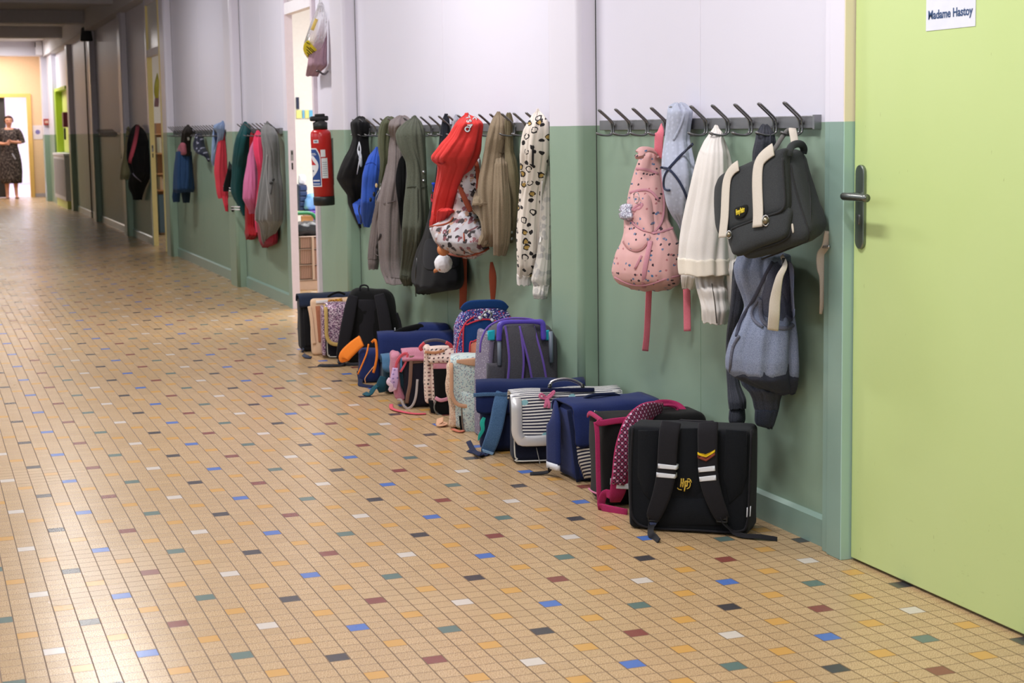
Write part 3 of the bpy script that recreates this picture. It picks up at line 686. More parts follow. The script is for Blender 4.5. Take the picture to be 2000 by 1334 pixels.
# 4 striped satchel with silver trim and pink bow
b = Bag('satchel', 'navy and white striped satchel with silver trim, metal handle and pink bow', (.808, 1.235), (1.190, 1.155), .250, .12)
b.body(fabric((22, 26, 44)), .03, wr=.004)
STR4 = pat_stripes((236, 234, 232), (34, 38, 66), .0120, .52, spots=(140, 190, 200))
b.flap(STR4, .175, rc=.035, wx=.004, off=.010, wv=.002)
b.flap_trim(SILVER, hw=.020, th=.18, inset=.014, off=.006)
b.piping(plain((210, 210, 205), .5), .012, .16, rr=.0028)
b.strap('front_seam', [(1046, 868, .004), (1052, 895, .004), (1056, 915, .003)], .0015, plain((170, 170, 168), .5), th=1)
hd = b.strap('handle', [(1073, 757, .0), (1078, 747, -.005), (1092, 742, -.006), (1108, 741, -.006), (1124, 745, -.006), (1137, 753, -.005), (1141, 762, .0)], .0062, CHROME, th=.7, label='chrome handle')
for px, py in ((1074, 757), (1138, 757)):
    V, Fc = sweep([b.P(px, py - 6, -.004), b.P(px, py + 4, .002)], .007, n=8, sm=1); mk('handle_hinge', V, Fc, PLASTIC, hd)
b.panel('handle_base', [(1055, 758), (1160, 757), (1160, 764), (1055, 765)], fabric((26, 32, 66)), off=.014)
bow = b.strap('bow', [(1066, 775, .02), (1055, 767, .026), (1052, 773, .026), (1066, 777, .022), (1078, 768, .026), (1079, 762, .026), (1066, 775, .02)], .004, fabric((224, 122, 160)), th=.5, label='pink ribbon bow')
b.strap('bow_tail', [(1066, 776, .022), (1064, 786, .026), (1062, 794, .024)], .006, fabric((224, 122, 160)), th=.3, parent=bow); b.strap('bow_tail', [(1066, 776, .022), (1070, 786, .026), (1070, 795, .024)], .006, fabric((224, 122, 160)), th=.3, parent=bow)
b.panel('green_label', [(1012, 806), (1018, 806), (1018, 821), (1012, 821)], fabric((30, 140, 90)), off=.0225, bulge=.0005)

# 5 navy bag with wide denim-blue strap
b = Bag('school_backpack', 'dark navy bag with a wide denim blue strap, beside the striped satchel', (.768, 1.49), (1.13, 1.365), .25, .13)
b.body(NAVYD, .03, wr=.006, bul=.012)
DENIM = fabric((64, 96, 136), (92, 124, 162), heather=.25)
b.flap(fabric((24, 36, 78), heather=.1), .10, rc=.02, wx=.012, off=.012, wv=.004)
b.strap('trim_band', [(925, 770, .022), (950, 768, .026), (985, 768, .026), (1030, 768, .024)], .007, DENIM, th=.25)
st = b.strap('shoulder_strap', [(982, 764, .012), (976, 790, .040), (969, 825, .055), (960, 855, .055), (952, 876, .040), (948, 884, .025)], [.026, .027, .027, .027, .025, .018], DENIM, th=.20, n=12)
b.panel('strap_end', [(942, 872), (965, 879), (962, 884), (942, 878)], fabric((130, 160, 190)), off=.052, parent=st)
b.strap('webbing', [(950, 882, .03), (945, 888, .02), b.G(938, 888, .015), b.G(925, 880, .006), b.G(915, 862, .004)], .010, NAVYD, th=.2, nrm=(-.3, -.3, 1)); b.strap('webbing', [(952, 884, .03), b.G(945, 888, .006), b.G(915, 880, .004)], .011, NAVYD, th=.2, nrm=(-.3, -.3, 1))
TEALR = fabric((40, 165, 150), (70, 190, 176)); b.strap('ribbon', [(946, 815, .004), (942, 825, .012), (943, 838, .014), (937, 850, .010), (934, 860, .008)], [.006, .009, .007, .006, .002], TEALR, th=.2, label='turquoise ribbon')
b.handle(-.03, .09, .014, NAVYD, r=.008, flat=.6, mount=False)

# 6 grey trolley bag with purple pull-out handle
b = Bag('trolley_backpack', 'tall grey wheeled backpack with purple trolley handle and purple edged straps', (.872, 1.665), (1.158, 1.645), .462, .13)
TUBE = plain((126, 136, 154), .4, name='blue_grey_tube'); GREYB = fabric((78, 76, 84), (104, 102, 110), heather=.2); PURP = plain((92, 74, 190), .38, name='purple_plastic'); PURPF = fabric((112, 86, 176), (134, 108, 196)); CYAN = fabric((36, 172, 190), (60, 190, 205))
b.body(GREYB, .05, wr=.004, top=.05, bul=.008, step=.025)
SPK = pat_dots((112, 104, 128), ((130, 118, 156), (205, 202, 215)), 95, .13, 1.0, 'sparkle_cloth')
V, Fc = rbox(.02, b.t + .07, .42, .009, .03, fn=lambda x, y, z: (x - b.w / 2 - .004 + .02 * (z / .42) ** 3, y + b.t / 2 + .03, z)); mk('side_panel', V, Fc, SPK, b.e)
for (x0, x1) in ((952, 965), (1063, 1071)): b.panel('cyan_patch', [(x0, 646), (x1, 644), (x1, 664), (x0, 664)], CYAN, off=.012)
for x0 in (.0,):
    V, Fc = sweep([(-b.w / 2 + .035, -.018, .30), (-b.w / 2 + .035, -.018, .42)], .0085, n=10, sm=1); mk('tube', V, Fc, TUBE, b.e); V, Fc = sweep([(b.w / 2 - .045, -.018, .30), (b.w / 2 - .045, -.018, .42)], .0085, n=10, sm=1); mk('tube', V, Fc, TUBE, b.e)
h = b.strap('trolley_handle', [(971, 664, .024), (972, 645, .026), (974, 633, .026), (985, 628, .026), (1010, 627, .026), (1040, 627, .026), (1054, 629, .026), (1057, 640, .026), (1058, 662, .024)], [.011, .011, .012, .009, .008, .009, .012, .011, .011], PURP, th=.8, n=10, label='purple plastic handle')
b.panel('pocket', [(950, 709), (985, 708), (985, 756), (950, 756)], GREYB, off=.014, bulge=.006)
for pts in ([(999, 636, .010), (1000, 660, .030), (1003, 700, .036), (1001, 740, .032), (999, 760, .028)], [(1026, 636, .010), (1030, 660, .030), (1040, 700, .036), (1048, 740, .032), (1052, 760, .028)]):
    st = b.strap('shoulder_strap', pts, .034, GREYB, th=.16, n=12)
    for sg in (-14, 14): b.strap('strap_edging', [(x + sg, y, o_ + .004) for x, y, o_ in pts], .0045, PURPF, th=.6, parent=st)
b.strap('top_piping', [(940, 690, -.02), (943, 665, -.02), (955, 640, -.015), (980, 626, -.012), (1010, 622, -.01), (1045, 626, -.01), (1066, 642, -.01), (1075, 664, -.01)], .004, PURPF, th=1)

# 7 navy floral backpack
b = Bag('school_backpack', 'tall navy flower print backpack with coral pocket leaning by the wall', (.893, 2.14), (1.145, 2.10), .478, .10)
FLO = pat_shapes((44, 50, 112), [(226, 224, 240), (196, 64, 84), (120, 130, 200), (92, 60, 140)], 125, .55, 'navy_flower_print')
CORAL = fabric((226, 138, 112), (236, 160, 136)); NB = fabric((22, 56, 110), (34, 74, 130)); RED = fabric((206, 62, 78))
b.body(FLO, .045, wr=.004, top=.07, bul=.01, step=.025)
b.strap('top_panel', [(902, 606, .004), (915, 596, .012), (945, 593, .014), (975, 594, .012), (990, 603, .004)], [.012, .018, .018, .018, .012], NB, th=.3)
def arch(cx, w, yt, yb, r=.5): return [(cx - w, yb), (cx - w, yt + w * r), (cx - w * .8, yt + w * r * .45), (cx - w * .4, yt + 3), (cx, yt), (cx + w * .4, yt + 3), (cx + w * .8, yt + w * r * .45), (cx + w, yt + w * r), (cx + w, yb)]
b.panel('front_panel', arch(948, 44, 623, 760), NB, off=.012, bulge=.02)
b.panel('coral_pocket', arch(954, 39, 656, 760), CORAL, off=.030, bulge=.012, label='coral pocket')
for (cx, w_, yt, of) in ((948, 44, 623, .014), (954, 39, 656, .032)): b.strap('piping', [(x, y, of) for x, y in arch(cx, w_, yt, 760)], .0032, RED, th=1.0)
b.strap('side_piping', [(890, 700, .0), (896, 660, .004), (908, 632, .006), (925, 618, .008)], .003, RED, th=1)
kc = b.strap('keychain', [(935, 622, .02), (942, 612, .026), (950, 606, .028), (958, 612, .026), (955, 618, .026)], .004, CHROME, th=.5, label='white charm keychain')
for q in ((934, 618), (944, 612), (952, 606), (958, 622)): V, Fc = sweep([b.P(q[0], q[1], .02), b.P(q[0] + 2, q[1] + 3, .032)], .006, n=7, sm=2); mk('charm', V, Fc, REFL, kc)
V, Fc = sweep([b.P(957 + 5 * math.cos(a), 640 + 6 * math.sin(a), .036) for a in [2 * PI * k / 12 for k in range(12)]], .0016, n=5, sm=1, closed=True); mk('key_ring', V, Fc, CHROME, b.e)
b.strap('bear_print', [(932, 686, .045), (938, 682, .046), (944, 684, .046)], .008, NAVYD, th=.2)

# 8 pale floral satchel
b = Bag('satchel', 'pale beige satchel with mint flower print pocket and tan edging', (.815, 1.955), (1.10, 1.85), .285, .15)
PALE = pat_shapes((214, 184, 160), [(150, 130, 120), (226, 206, 190), (190, 140, 120)], 150, .6, 'pale_beige_print'); MINT = pat_shapes((196, 208, 204), [(120, 150, 165), (168, 190, 196), (150, 140, 150)], 140, .62, 'mint_flower_print')
TAN = fabric((206, 160, 130), (220, 180, 152), heather=.08)
b.body(MINT, .035, wr=.008, bul=.014, side_in=.15)
V, Fc = rbox(.05, .17, .27, .022, .03, fn=lambda x, y, z: (x - b.w / 2 + .004 + .008 * math.sin(z * 25), y + .10, z + .004)); o = mk('side_gusset', V, Fc, PALE, b.e); wrinkle(o, .008, 16, 3)
fl = b.flap(MINT, .185, rc=.05, wx=.006, off=.012, wv=.003)
b.strap('flap_band', [(892, 704, .024), (925, 705, .028), (960, 703, .028), (1000, 700, .028)], [.006, .016, .016, .014], TAN, th=.2); b.flap_trim(TAN, hw=.008, th=.3, inset=.004, off=.009)
b.panel('front_pocket', [(900, 760), (945, 770), (960, 780), (960, 850), (922, 852), (906, 845), (902, 800)], MINT, off=.022, bulge=.014)
b.strap('pocket_piping', [(902, 790, .02), (904, 830, .024), (912, 848, .024), (935, 853, .022), (960, 853, .02)], .003, plain((120, 105, 95), .5), th=1)
b.panel('black_base', [(896, 812), (906, 812), (908, 845), (899, 838)], BLACK2, off=.006)
b.strap('webbing', [b.M @ Vector((.80, 2.08, .03)), b.M @ Vector((.79, 2.05, .012)), b.G(868, 830, .006), b.G(856, 826, .004)], .016, TAN, th=.2, nrm=(-.4, -.2, 1))
b.strap('webbing_tip', [b.G(884, 838, .008), b.G(898, 843, .005), b.G(905, 841, .004)], .009, fabric((190, 110, 88)), th=.3, nrm=(0, 0, 1))

# 9 polka dot satchel
b = Bag('satchel', 'cream polka dot satchel with pink band and black front pocket', (.842, 2.345), (1.13, 2.26), .272, .12)
POLK = pat_dots((226, 202, 190), ((50, 44, 48), (90, 60, 60), (150, 96, 100)), 62, .20, .25, 'polka_cloth'); PINKB = fabric((214, 146, 164), (226, 168, 182))
b.body(POLK, .03, wr=.006, bul=.01)
V, Fc = rbox(.03, .13, .24, .014, .03, fn=lambda x, y, z: (x - b.w / 2 - .008, y + .07, z + .045)); o = mk('side_gusset', V, Fc, POLK, b.e); wrinkle(o, .005, 16, 5)
b.flap(POLK, .05, rc=.01, wx=.004, off=.008)
b.panel('pink_band', [(846, 704), (930, 700), (930, 718), (846, 720)], PINKB, off=.012)
b.panel('black_pocket', [(846, 720), (930, 717), (930, 808), (862, 812), (850, 800)], BLACK2, off=.010, bulge=.004)
b.strap('fastener', [(850, 776, .016), (860, 780, .022), (872, 778, .022), (880, 774, .02)], .008, PINKB, th=.4, label='pink fastener tab'); b.strap('pocket_piping', [(852, 780, .012), (848, 795, .014), (856, 808, .014), (885, 814, .012)], .003, plain((110, 110, 104), .5), th=1)
b.strap('handle', [(824, 684, .0), (822, 676, .004), (832, 667, .004), (850, 664, .0), (866, 667, -.01), (878, 674, -.02), (881, 682, -.02)], .0065, fabric((96, 90, 100)), th=.8); b.strap('handle_cuff', [(824, 684, .001), (821, 678, .005), (829, 669, .005)], .0075, fabric((210, 82, 92)), th=.8); b.strap('handle_cuff', [(871, 669, -.008), (880, 675, -.015), (883, 682, -.018)], .0075, fabric((210, 82, 92)), th=.8)
b.strap('tan_tab', [(830, 687, .010), (850, 688, .012), (868, 684, .010)], .006, fabric((196, 140, 104)), th=.4)
b.panel('dark_base', [(836, 780), (846, 782), (850, 808), (842, 806)], BLACK2, off=.008)

# 10 pink and black satchel lying open
b = Bag('satchel', 'dusty pink satchel with dark front and brown strap, between teal and polka dot bags', (.785, 2.545), (1.09, 2.47), .243, .11)
DPINK = fabric((186, 118, 140), (204, 146, 164), heather=.2); ROSE = fabric((208, 84, 100), (220, 108, 122)); BROWN = fabric((120, 92, 80), (140, 112, 98))
b.body(fabric((34, 32, 44)), .03, wr=.006)
b.flap(DPINK, .035, rc=.01, wx=.006, off=.008)
V, Fc = rbox(.035, .15, .20, .015, .025, fn=lambda x, y, z: (x - b.w / 2 - .016 - .02 * math.sin(z * 12), y + .075, z + .035)); o = mk('side_gusset', V, Fc, DPINK, b.e); wrinkle(o, .01, 18, 2)
b.strap('side_binding', [(770, 730, .0), (776, 706, .004), (786, 692, .006), (796, 690, .006)], .006, ROSE, th=.5)
b.strap('fold_edge', [(796, 690, .008), (794, 702, .010), (789, 714, .010), (782, 726, .008)], .0045, ROSE, th=.5)
b.panel('brown_band', [(803, 694), (850, 690), (850, 706), (806, 710)], BROWN, off=.011)
b.strap('front_strap', [(803, 694, .012), (802, 720, .018), (800, 750, .022), (796, 770, .024), (794, 786, .020)], .008, BROWN, th=.35)
b.strap('loop_strap', [(815, 740, .012), (812, 770, .026), (806, 788, .030), (796, 796, .028), (788, 790, .026), (783, 780, .02), (776, 780, .012)], .0055, fabric((170, 160, 158)), th=.5)
b.strap('ear_applique', [(762, 738, .02), (758, 745, .026), (764, 752, .026), (762, 760, .024), (772, 756, .02)], .009, fabric((214, 190, 206)), th=.4)
b.strap('applique_body', [(772, 718, .010), (770, 740, .020), (769, 760, .018)], [.012, .018, .012], pat_dots((190, 160, 200), (130, 110, 160), 60, .2, .5), th=.4)
b.strap('webbing', [b.G(764, 790, .01), b.G(766, 798, .006), b.G(785, 804, .006), b.G(810, 808, .005), b.G(832, 808, .004)], .009, ROSE, th=.3, nrm=(0, 0, 1))

# 11 teal bag mostly hidden
b = Bag('school_backpack', 'dark teal bag with a pale blue flap, mostly hidden behind the pink satchel', (.80, 2.93), (1.08, 2.87), .165, .13)
b.body(fabric((30, 52, 66), (44, 70, 84)), .04, wr=.008, bul=.015)
b.flap(fabric((70, 106, 140), (90, 126, 156)), .06, rc=.03, wx=.004, off=.01)
b.strap('webbing', [(742, 748, .02), (730, 756, .03), b.G(722, 770, .012), b.G(712, 768, .006)], .013, fabric((28, 74, 88)), th=.25, nrm=(-.3, -.5, 1)); b.strap('side_pocket', [(748, 735, .012), (744, 750, .024), (746, 764, .018)], [.014, .022, .016], fabric((28, 66, 82)), th=.5)

# 12 navy satchel with orange edging
b = Bag('satchel', 'navy satchel with bright orange edging and an open side, lying back against the wall', (.875, 3.245), (1.205, 3.165), .225, .16)
ORNG = fabric((238, 128, 40), (246, 150, 70)); b.body(fabric((34, 40, 66)), .03, wr=.006)
b.flap(NAVY, .11, rc=.02, wx=.01, off=.012, wv=.005)
b.strap('flap_edge', [(726, 668, .01), (733, 664, .02), (736, 690, .022), (733, 712, .022), (729, 727, .018)], .006, ORNG, th=.6)
b.strap('side_flap', [b.M @ Vector((.80, 3.30, .205)), b.M @ Vector((.765, 3.33, .17)), b.M @ Vector((.73, 3.36, .125)), b.M @ Vector((.735, 3.36, .10))], [.03, .034, .034, .02], ORNG, th=.25, nrm=(-.5, -.75, .3))
b.strap('side_edging', [(720, 672, .0), (716, 690, .012), (707, 712, .016), (699, 730, .012)], .004, ORNG, th=1); b.strap('side_edging', [(733, 712, .01), (722, 725, .012), (713, 738, .012), (714, 748, .01)], .0022, fabric((222, 160, 110)), th=1)
V, Fc = rbox(.10, .15, .155, .03, .03, fn=lambda x, y, z: (x - b.w / 2 - .05, y + .10, z)); o = mk('side_pocket', V, Fc, NAVY, b.e); wrinkle(o, .008, 15, 3)
b.strap('webbing', [b.M @ Vector((.80, 3.36, .05)), b.M @ Vector((.79, 3.30, .015)), b.G(705, 752, .006), b.G(728, 756, .004)], .012, NAVYD, th=.3, nrm=(-.3, -.3, 1))
b.strap('handle', [(772, 655, -.06), (785, 650, -.075), (805, 645, -.085), (822, 642, -.09), (826, 646, -.09)], .014, BLACK2, th=.5)
V, Fc = rbox(.16, .11, .07, .03, .03, fn=lambda x, y, z: (x + .09, y + .13, z + .20)); o = mk('top_roll', V, Fc, NAVY, b.e); wrinkle(o, .006, 12, 4)

# 14 black backpack
b = Bag('school_backpack', 'plain black backpack with two padded straps, tallest of the far group of bags', (.868, 3.955), (1.180, 3.89), .385, .15)
b.body(BLACK2, .06, taper=.25, wr=.008, top=.05, bul=.02, step=.025)
for pts in ([(690, 578, .0), (684, 600, .03), (676, 640, .045), (668, 680, .04), (664, 700, .02)], [(740, 575, .0), (746, 600, .03), (752, 640, .045), (756, 680, .04), (758, 700, .02)]):
    b.strap('shoulder_strap', pts, [.026, .03, .032, .028, .02], BLACKST, th=.25, n=12)
b.panel('back_pad', [(700, 585), (736, 585), (742, 640), (742, 690), (694, 690), (696, 640)], BLACKST, off=.01, bulge=.012)
b.strap('haul_loop', [(703, 568, -.03), (705, 560, -.03), (713, 558, -.03), (719, 561, -.03), (720, 568, -.03)], .0045, BLACKST, th=.6)
b.strap('side_strap', [(775, 612, -.02), (781, 630, -.02), (785, 652, -.02)], .008, BLACKST, th=.4); b.strap('tag', [(771, 640, -.0), (772, 650, -.0)], .003, REFL, th=.4)
b.strap('webbing', [(664, 700, .02), b.G(668, 712, .01), b.G(640, 714, .008), b.G(622, 714, .004)], .014, BLACKST, th=.2, nrm=(-.3, -.3, 1)); b.strap('webbing', [(756, 695, .02), b.G(745, 706, .02), b.G(680, 712, .006), b.G(660, 708, .02)], .014, BLACKST, th=.3, nrm=(-.3, -.3, 1))

# 15 purple sequined satchel
b = Bag('satchel', 'satchel with purple sequined flap edged in gold, beside the black backpack', (.842, 4.185), (1.13, 4.135), .285, .09)
SEQ = pat_sequin([(150, 110, 140), (200, 170, 190), (110, 80, 110), (224, 206, 216), (96, 70, 96)]); OCH = fabric((196, 164, 100), (210, 180, 120))
b.body(fabric((24, 24, 32)), .03, wr=.004)
b.flap(SEQ, .21, rc=.05, wx=.004, off=.010); b.flap_trim(OCH, hw=.010, th=.3, inset=.004, off=.009)
b.piping(plain((190, 186, 176), .5), .01, .25, rr=.003)
V, Fc = rbox(.02, .12, .26, .009, .03, fn=lambda x, y, z: (x - b.w / 2 - .012, y + .07, z + .015)); mk('side_gusset', V, Fc, SEQ, b.e)
# 16 cream and orange satchel behind it
b = Bag('satchel', 'cream edged satchel with an orange flowered top, behind the sequined one', (.80, 4.34), (1.08, 4.30), .305, .09)
CRM = fabric((226, 190, 158), (236, 206, 178)); b.body(CRM, .02, wr=.005, bul=.004)
b.strap('top_band', [(617, 590, .004), (632, 589, .006), (642, 588, .006)], .008, plain((232, 226, 226), .5), th=.3); b.strap('flower_band', [(640, 589, .006), (655, 587, .008), (668, 585, .008)], .009, pat_shapes((206, 140, 50), [(120, 70, 30), (230, 180, 80)], 90, .3), th=.3)
b.strap('handle', [(640, 580, .0), (650, 574, .0), (662, 571, .0), (674, 575, .0)], .006, BLACK2, th=.6); b.panel('brown_panel', [(616, 598), (640, 596), (640, 670), (622, 668)], fabric((170, 110, 84)), off=.008)
b.strap('side_edge', [(604, 598, .002), (608, 620, .006), (611, 650, .006), (614, 672, .004)], .010, CRM, th=.4)
# 17 far black satchel
b = Bag('satchel', 'black satchel with dark navy lid, farthest of the bags and beside the open doorway', (.775, 4.50), (1.08, 4.47), .30, .15)
b.body(fabric((28, 28, 32)), .03, wr=.006); b.flap(fabric((34, 42, 62), (48, 56, 78)), .05, rc=.01, wx=.006, off=.012, wv=.006)
b.strap('webbing', [(592, 680, .01), (590, 690, .02), b.G(598, 696, .01), b.G(608, 699, .004)], .013, fabric((54, 60, 78)), th=.25, nrm=(-.3, -.3, 1))
b.panel('front_pocket', [(592, 600), (640, 600), (640, 675), (596, 675)], fabric((24, 24, 28)), off=.01, bulge=.006)

# ================================================================ THINGS HANGING ON THE RACKS
from mathutils.bvhtree import BVHTree
def crop(x0, y0, sc): return lambda pts: [tuple([y0 + p[0] / sc] + [x0 + q / sc for q in p[1:3]] + list(p[3:])) for p in pts]
def cxy(x0, y0, sc): return lambda pts: [(x0 + p[0] / sc, y0 + p[1] / sc) for p in pts]
C4, C4p = crop(1150, 160, 2.9), cxy(1150, 160, 2.9)
C8, C8p = crop(1160, 480, 3.176), cxy(1160, 480, 3.176)
C3, C3p = crop(640, 160, 2.9), cxy(640, 160, 2.9)
C5, C5p = crop(430, 220, 4.764), cxy(430, 220, 4.764)
C6, C6p = crop(320, 220, 6.35), cxy(320, 220, 6.35)
C7, C7p = crop(200, 200, 4.767), cxy(200, 200, 4.767)
C9p = cxy(1390, 250, 4.764)
def interp_rows(rows, step):
    P = [Vector((r[1], r[2], r[3] if len(r) > 3 else 0)) for r in rows]; out = []
    for i in range(len(rows) - 1):
        p1, p2 = P[i], P[i + 1]; p0 = P[i - 1] if i else p1 * 2 - p2; p3 = P[i + 2] if i < len(rows) - 2 else p2 * 2 - p1
        n = max(1, int(round((rows[i + 1][0] - rows[i][0]) / step)))
        for k in range(n):
            t = k / n; q = 0.5 * ((2 * p1) + (p2 - p0) * t + (2 * p0 - 5 * p1 + 4 * p2 - p3) * t * t + (3 * p1 - p0 - 3 * p2 + p3) * t ** 3)
            lo = p1.lerp(p2, t); q = q * .6 + lo * .4
            out.append((rows[i][0] + (rows[i + 1][0] - rows[i][0]) * t, q.x, q.y, q.z))
    out.append((rows[-1][0], *P[-1])); return out
def hang(name, rows, m, root, k=1.5, back=.012, fold=.10, ff=2.0, seed=1, step=3.0, n=88, maxB=.11, label=None, hollow=1, zf=.9, grow=0.0, fine=.35, xw=None, emerge=0):
    """a body of hanging cloth: each level is a closed folded outline that keeps its back near the wall"""
    rings = []; XW = (xw or WX); C2 = (CAM.x, CAM.y)
    px_m = None
    y0_ = rows[0][0]
    for (y, xl, xr, bk) in interp_rows(rows, step):
        if emerge: bk -= min(back * .8, .07) * max(0, 1 - (y - y0_) / emerge)
        xl -= grow; xr += grow
        if xr - xl < 2: xm = (xl + xr) / 2; xl, xr = xm - 1, xm + 1
        bb_ = back + bk; xwall = XW - bb_
        dl = ray(xl, y); dr = ray(xr, y)
        dl = Vector((dl.x, dl.y)).normalized(); dr = Vector((dr.x, dr.y)).normalized()
        nl = (-dl.y, dl.x); nr = (dr.y, -dr.x)
        kk = k
        for _ in range(2):
            sl = math.sqrt(nl[0] ** 2 + (kk * nl[1]) ** 2); sr = math.sqrt(nr[0] ** 2 + (kk * nr[1]) ** 2)
            a11, a12, b1_ = sl - nl[0], nl[1], -nl[0] * (xwall - C2[0]) + nl[1] * C2[1]
            a21, a22, b2_ = sr - nr[0], nr[1], -nr[0] * (xwall - C2[0]) + nr[1] * C2[1]
            det = a11 * a22 - a12 * a21; B = (b1_ * a22 - a12 * b2_) / det; yc = (a11 * b2_ - b1_ * a21) / det
            if B > maxB: kk = kk * B / maxB * 1.4 - .4 * kk; kk = min(kk, 6)
            else: break
        xc = xwall - B; zc = None
        q = CAM + ray((xl + xr) / 2, y) * 1.0
        d2 = Vector((xc - CAM.x, yc - CAM.y)).length; dm = ray((xl + xr) / 2, y); zc = CAM.z + dm.z / Vector((dm.x, dm.y)).length * d2
        rg = []; A = kk * B; sc = (A + B) / 2
        for j in range(n):
            ph = 2 * PI * j / n; c, s = math.cos(ph), math.sin(ph)
            f1 = noise.noise(Vector((c * ff * .8 + seed * 3.1, s * ff * .8 + seed * 1.7, zc * zf * 1.6)))
            f2 = noise.noise(Vector((c * ff * 1.9 + seed, s * ff * 1.9 + seed * 5, zc * zf * 4)))
            f3 = noise.noise(Vector((c * 3 + seed, s * 3 + seed * 5, zc * 16)))
            cre = math.exp(-(f1 / .13) ** 2)
            g = 1 + fold * (2.1 * f1 - 1.0 * cre + .55 * f2 + .25) + fine * .06 * f3
            x = xc + B * c * g; yy = yc + A * s * g
            x = min(x, XW - .004)
            rg.append(Vector((x, yy, zc + .006 * f2)))
        rings.append(rg)
    def shrink(rg, f, dz):
        c = sum(rg, Vector()) / len(rg); return [Vector((c.x + (p.x - c.x) * f, c.y + (p.y - c.y) * f, p.z + dz)) for p in rg]
    t0, t1 = rings[0], rings[-1]
    rings = [shrink(t0, .35, .010), shrink(t0, .75, .006)] + rings
    if hollow: rings += [shrink(t1, .985, -.003), shrink(t1, .92, -.002), shrink(t1, .86, .02), shrink(t1, .5, .035)]
    else: rings += [shrink(t1, .9, -.006), shrink(t1, .45, -.009)]
    V, Fc = loft(rings)
    return mk(name, rel(V, root), Fc, m, root, True, label)
def hroot(name, px, py, label, cat, group='coats and bags hanging from the hooks', X=WX - .02):
    p = atX(px, py, X); return empty(name, p, label, cat, 0, group)
_bv = {}
def bvh(o):
    if o.name not in _bv:
        W = o.parent.location if o.parent else Vector()
        L = o.location
        _bv[o.name] = BVHTree.FromPolygons([v.co + W + L for v in o.data.vertices], [p.vertices[:] for p in o.data.polygons])
    return _bv[o.name]
def on(os_, x, y, off=.003, X=1.1):
    """point on the surface of the given meshes seen at this place, and its outward normal"""
    d = ray(x, y).normalized(); best = None
    if isinstance(os_, tuple):
        p0, n0 = os_; return CAM + d * ((p0 - CAM).dot(n0) / d.dot(n0)) + n0 * off, n0
    for o in (os_ if isinstance(os_, (list, tuple)) else [os_]):
        h = bvh(o).ray_cast(CAM, d)
        if h[0] is not None and (best is None or h[3] < best[3]): best = h
    if best is None: return atX(x, y, X), Vector((-.5, -.86, 0))
    nrm = best[1] if best[1].dot(d) < 0 else -best[1]
    nrm = (nrm * .5 - d * .5).normalized()
    return best[0] + nrm * off, nrm
def lay(name, os_, pts, hw, m, root, off=.0045, th=.3, n=8, sm=3, X=1.1, label=None, jump=.12):
    """ribbon, seam or cord lying on the cloth"""
    P = cr([Vector((p[0], p[1], 0)) for p in pts], 4); Q = [on(os_, p.x, p.y, off, X) for p in P]
    last = None; QQ = []
    for q, nn in Q:
        if last is not None and (q - last).length > jump: q = last + (q - last).normalized() * .03
        QQ.append((q, nn)); last = q
    for _ in range(3):
        QQ = [QQ[0]] + [((QQ[i - 1][0] + QQ[i][0] * 2 + QQ[i + 1][0]) / 4, (QQ[i - 1][1] + QQ[i][1] + QQ[i + 1][1]).normalized()) for i in range(1, len(QQ) - 1)] + [QQ[-1]]
    hwl = hw
    if isinstance(hw, (list, tuple)):
        R_ = cr([Vector((h, 0, 0)) for h in hw], 4); hwl = [r_.x for r_ in R_]
        if len(hwl) != len(QQ): hwl = [hw[0]] * len(QQ)
    sides = []
    for i, (q, nn) in enumerate(QQ):
        a = QQ[max(0, i - 1)][0]; b = QQ[min(len(QQ) - 1, i + 1)][0]; t = (b - a)
        t = t.normalized() if t.length > 0 else Vector((0, 0, 1)); sides.append(t.cross(nn))
    V, Fc = sweep([q for q, _ in QQ], hwl, n=n, flat=th, side=sides, sm=1)
    return mk(name, rel(V, root), Fc, m, root, True, label)
def patch(name, os_, pts, m, root, off=.004, bulge=.004, X=1.1, label=None, closedsm=True):
    """a piece sewn on the cloth, outline in picture points"""
    P = cr([Vector((p[0], p[1], 0)) for p in pts], 4, closed=True); c = sum(P, Vector()) / len(P)
    rings = []
    for k, o_ in ((1.0, -.002), (1.0, off * .7), (.96, off), (.8, off + bulge * .5), (.55, off + bulge * .85), (.3, off + bulge), (.05, off + bulge)):
        rings.append([on(os_, c.x + (p.x - c.x) * k, c.y + (p.y - c.y) * k, o_, X)[0] for p in P])
    V, Fc = loft(rings); return mk(name, rel(V, root), Fc, m, root, True, label)
def free(name, pts, hw, m, root, th=.2, nrm=(-.45, -.9, 0), n=8, label=None, sm=6):
    """free-hanging strap; pts are (x, y, X) picture point at distance X from the axis"""
    V, Fc = sweep([atX(*p) for p in pts], hw, n=n, flat=th, nrm=nrm, sm=sm); return mk(name, rel(V, root), Fc, m, root, True, label)
def hexbox(name, c8, r, m, root, dims, wr=.003, bul=.0, step=.02, fn=None):
    """rounded box between eight corner points: front TL TR BR BL, back TL TR BR BL"""
    w, t, h = dims; V, Fc = rbox(w, t, h, r, step); out = []
    for (x, y, z) in V:
        u = x / w + .5; v = y / t + .5; q = z / h
        b_ = bul * math.sin(PI * min(1, max(0, u))) * math.sin(PI * min(1, max(0, q)))
        f = [c8[3].lerp(c8[2], u).lerp(c8[0].lerp(c8[1], u), q), c8[7].lerp(c8[6], u).lerp(c8[4].lerp(c8[5], u), q)]
        p = f[0].lerp(f[1], v); d = (f[0] - f[1]).normalized(); p = p + d * b_ * (1 - 2 * v)
        out.append(p)
    o = mk(name, rel(out, root), Fc, m, root); wrinkle(o, wr, 14, len(name)); return o

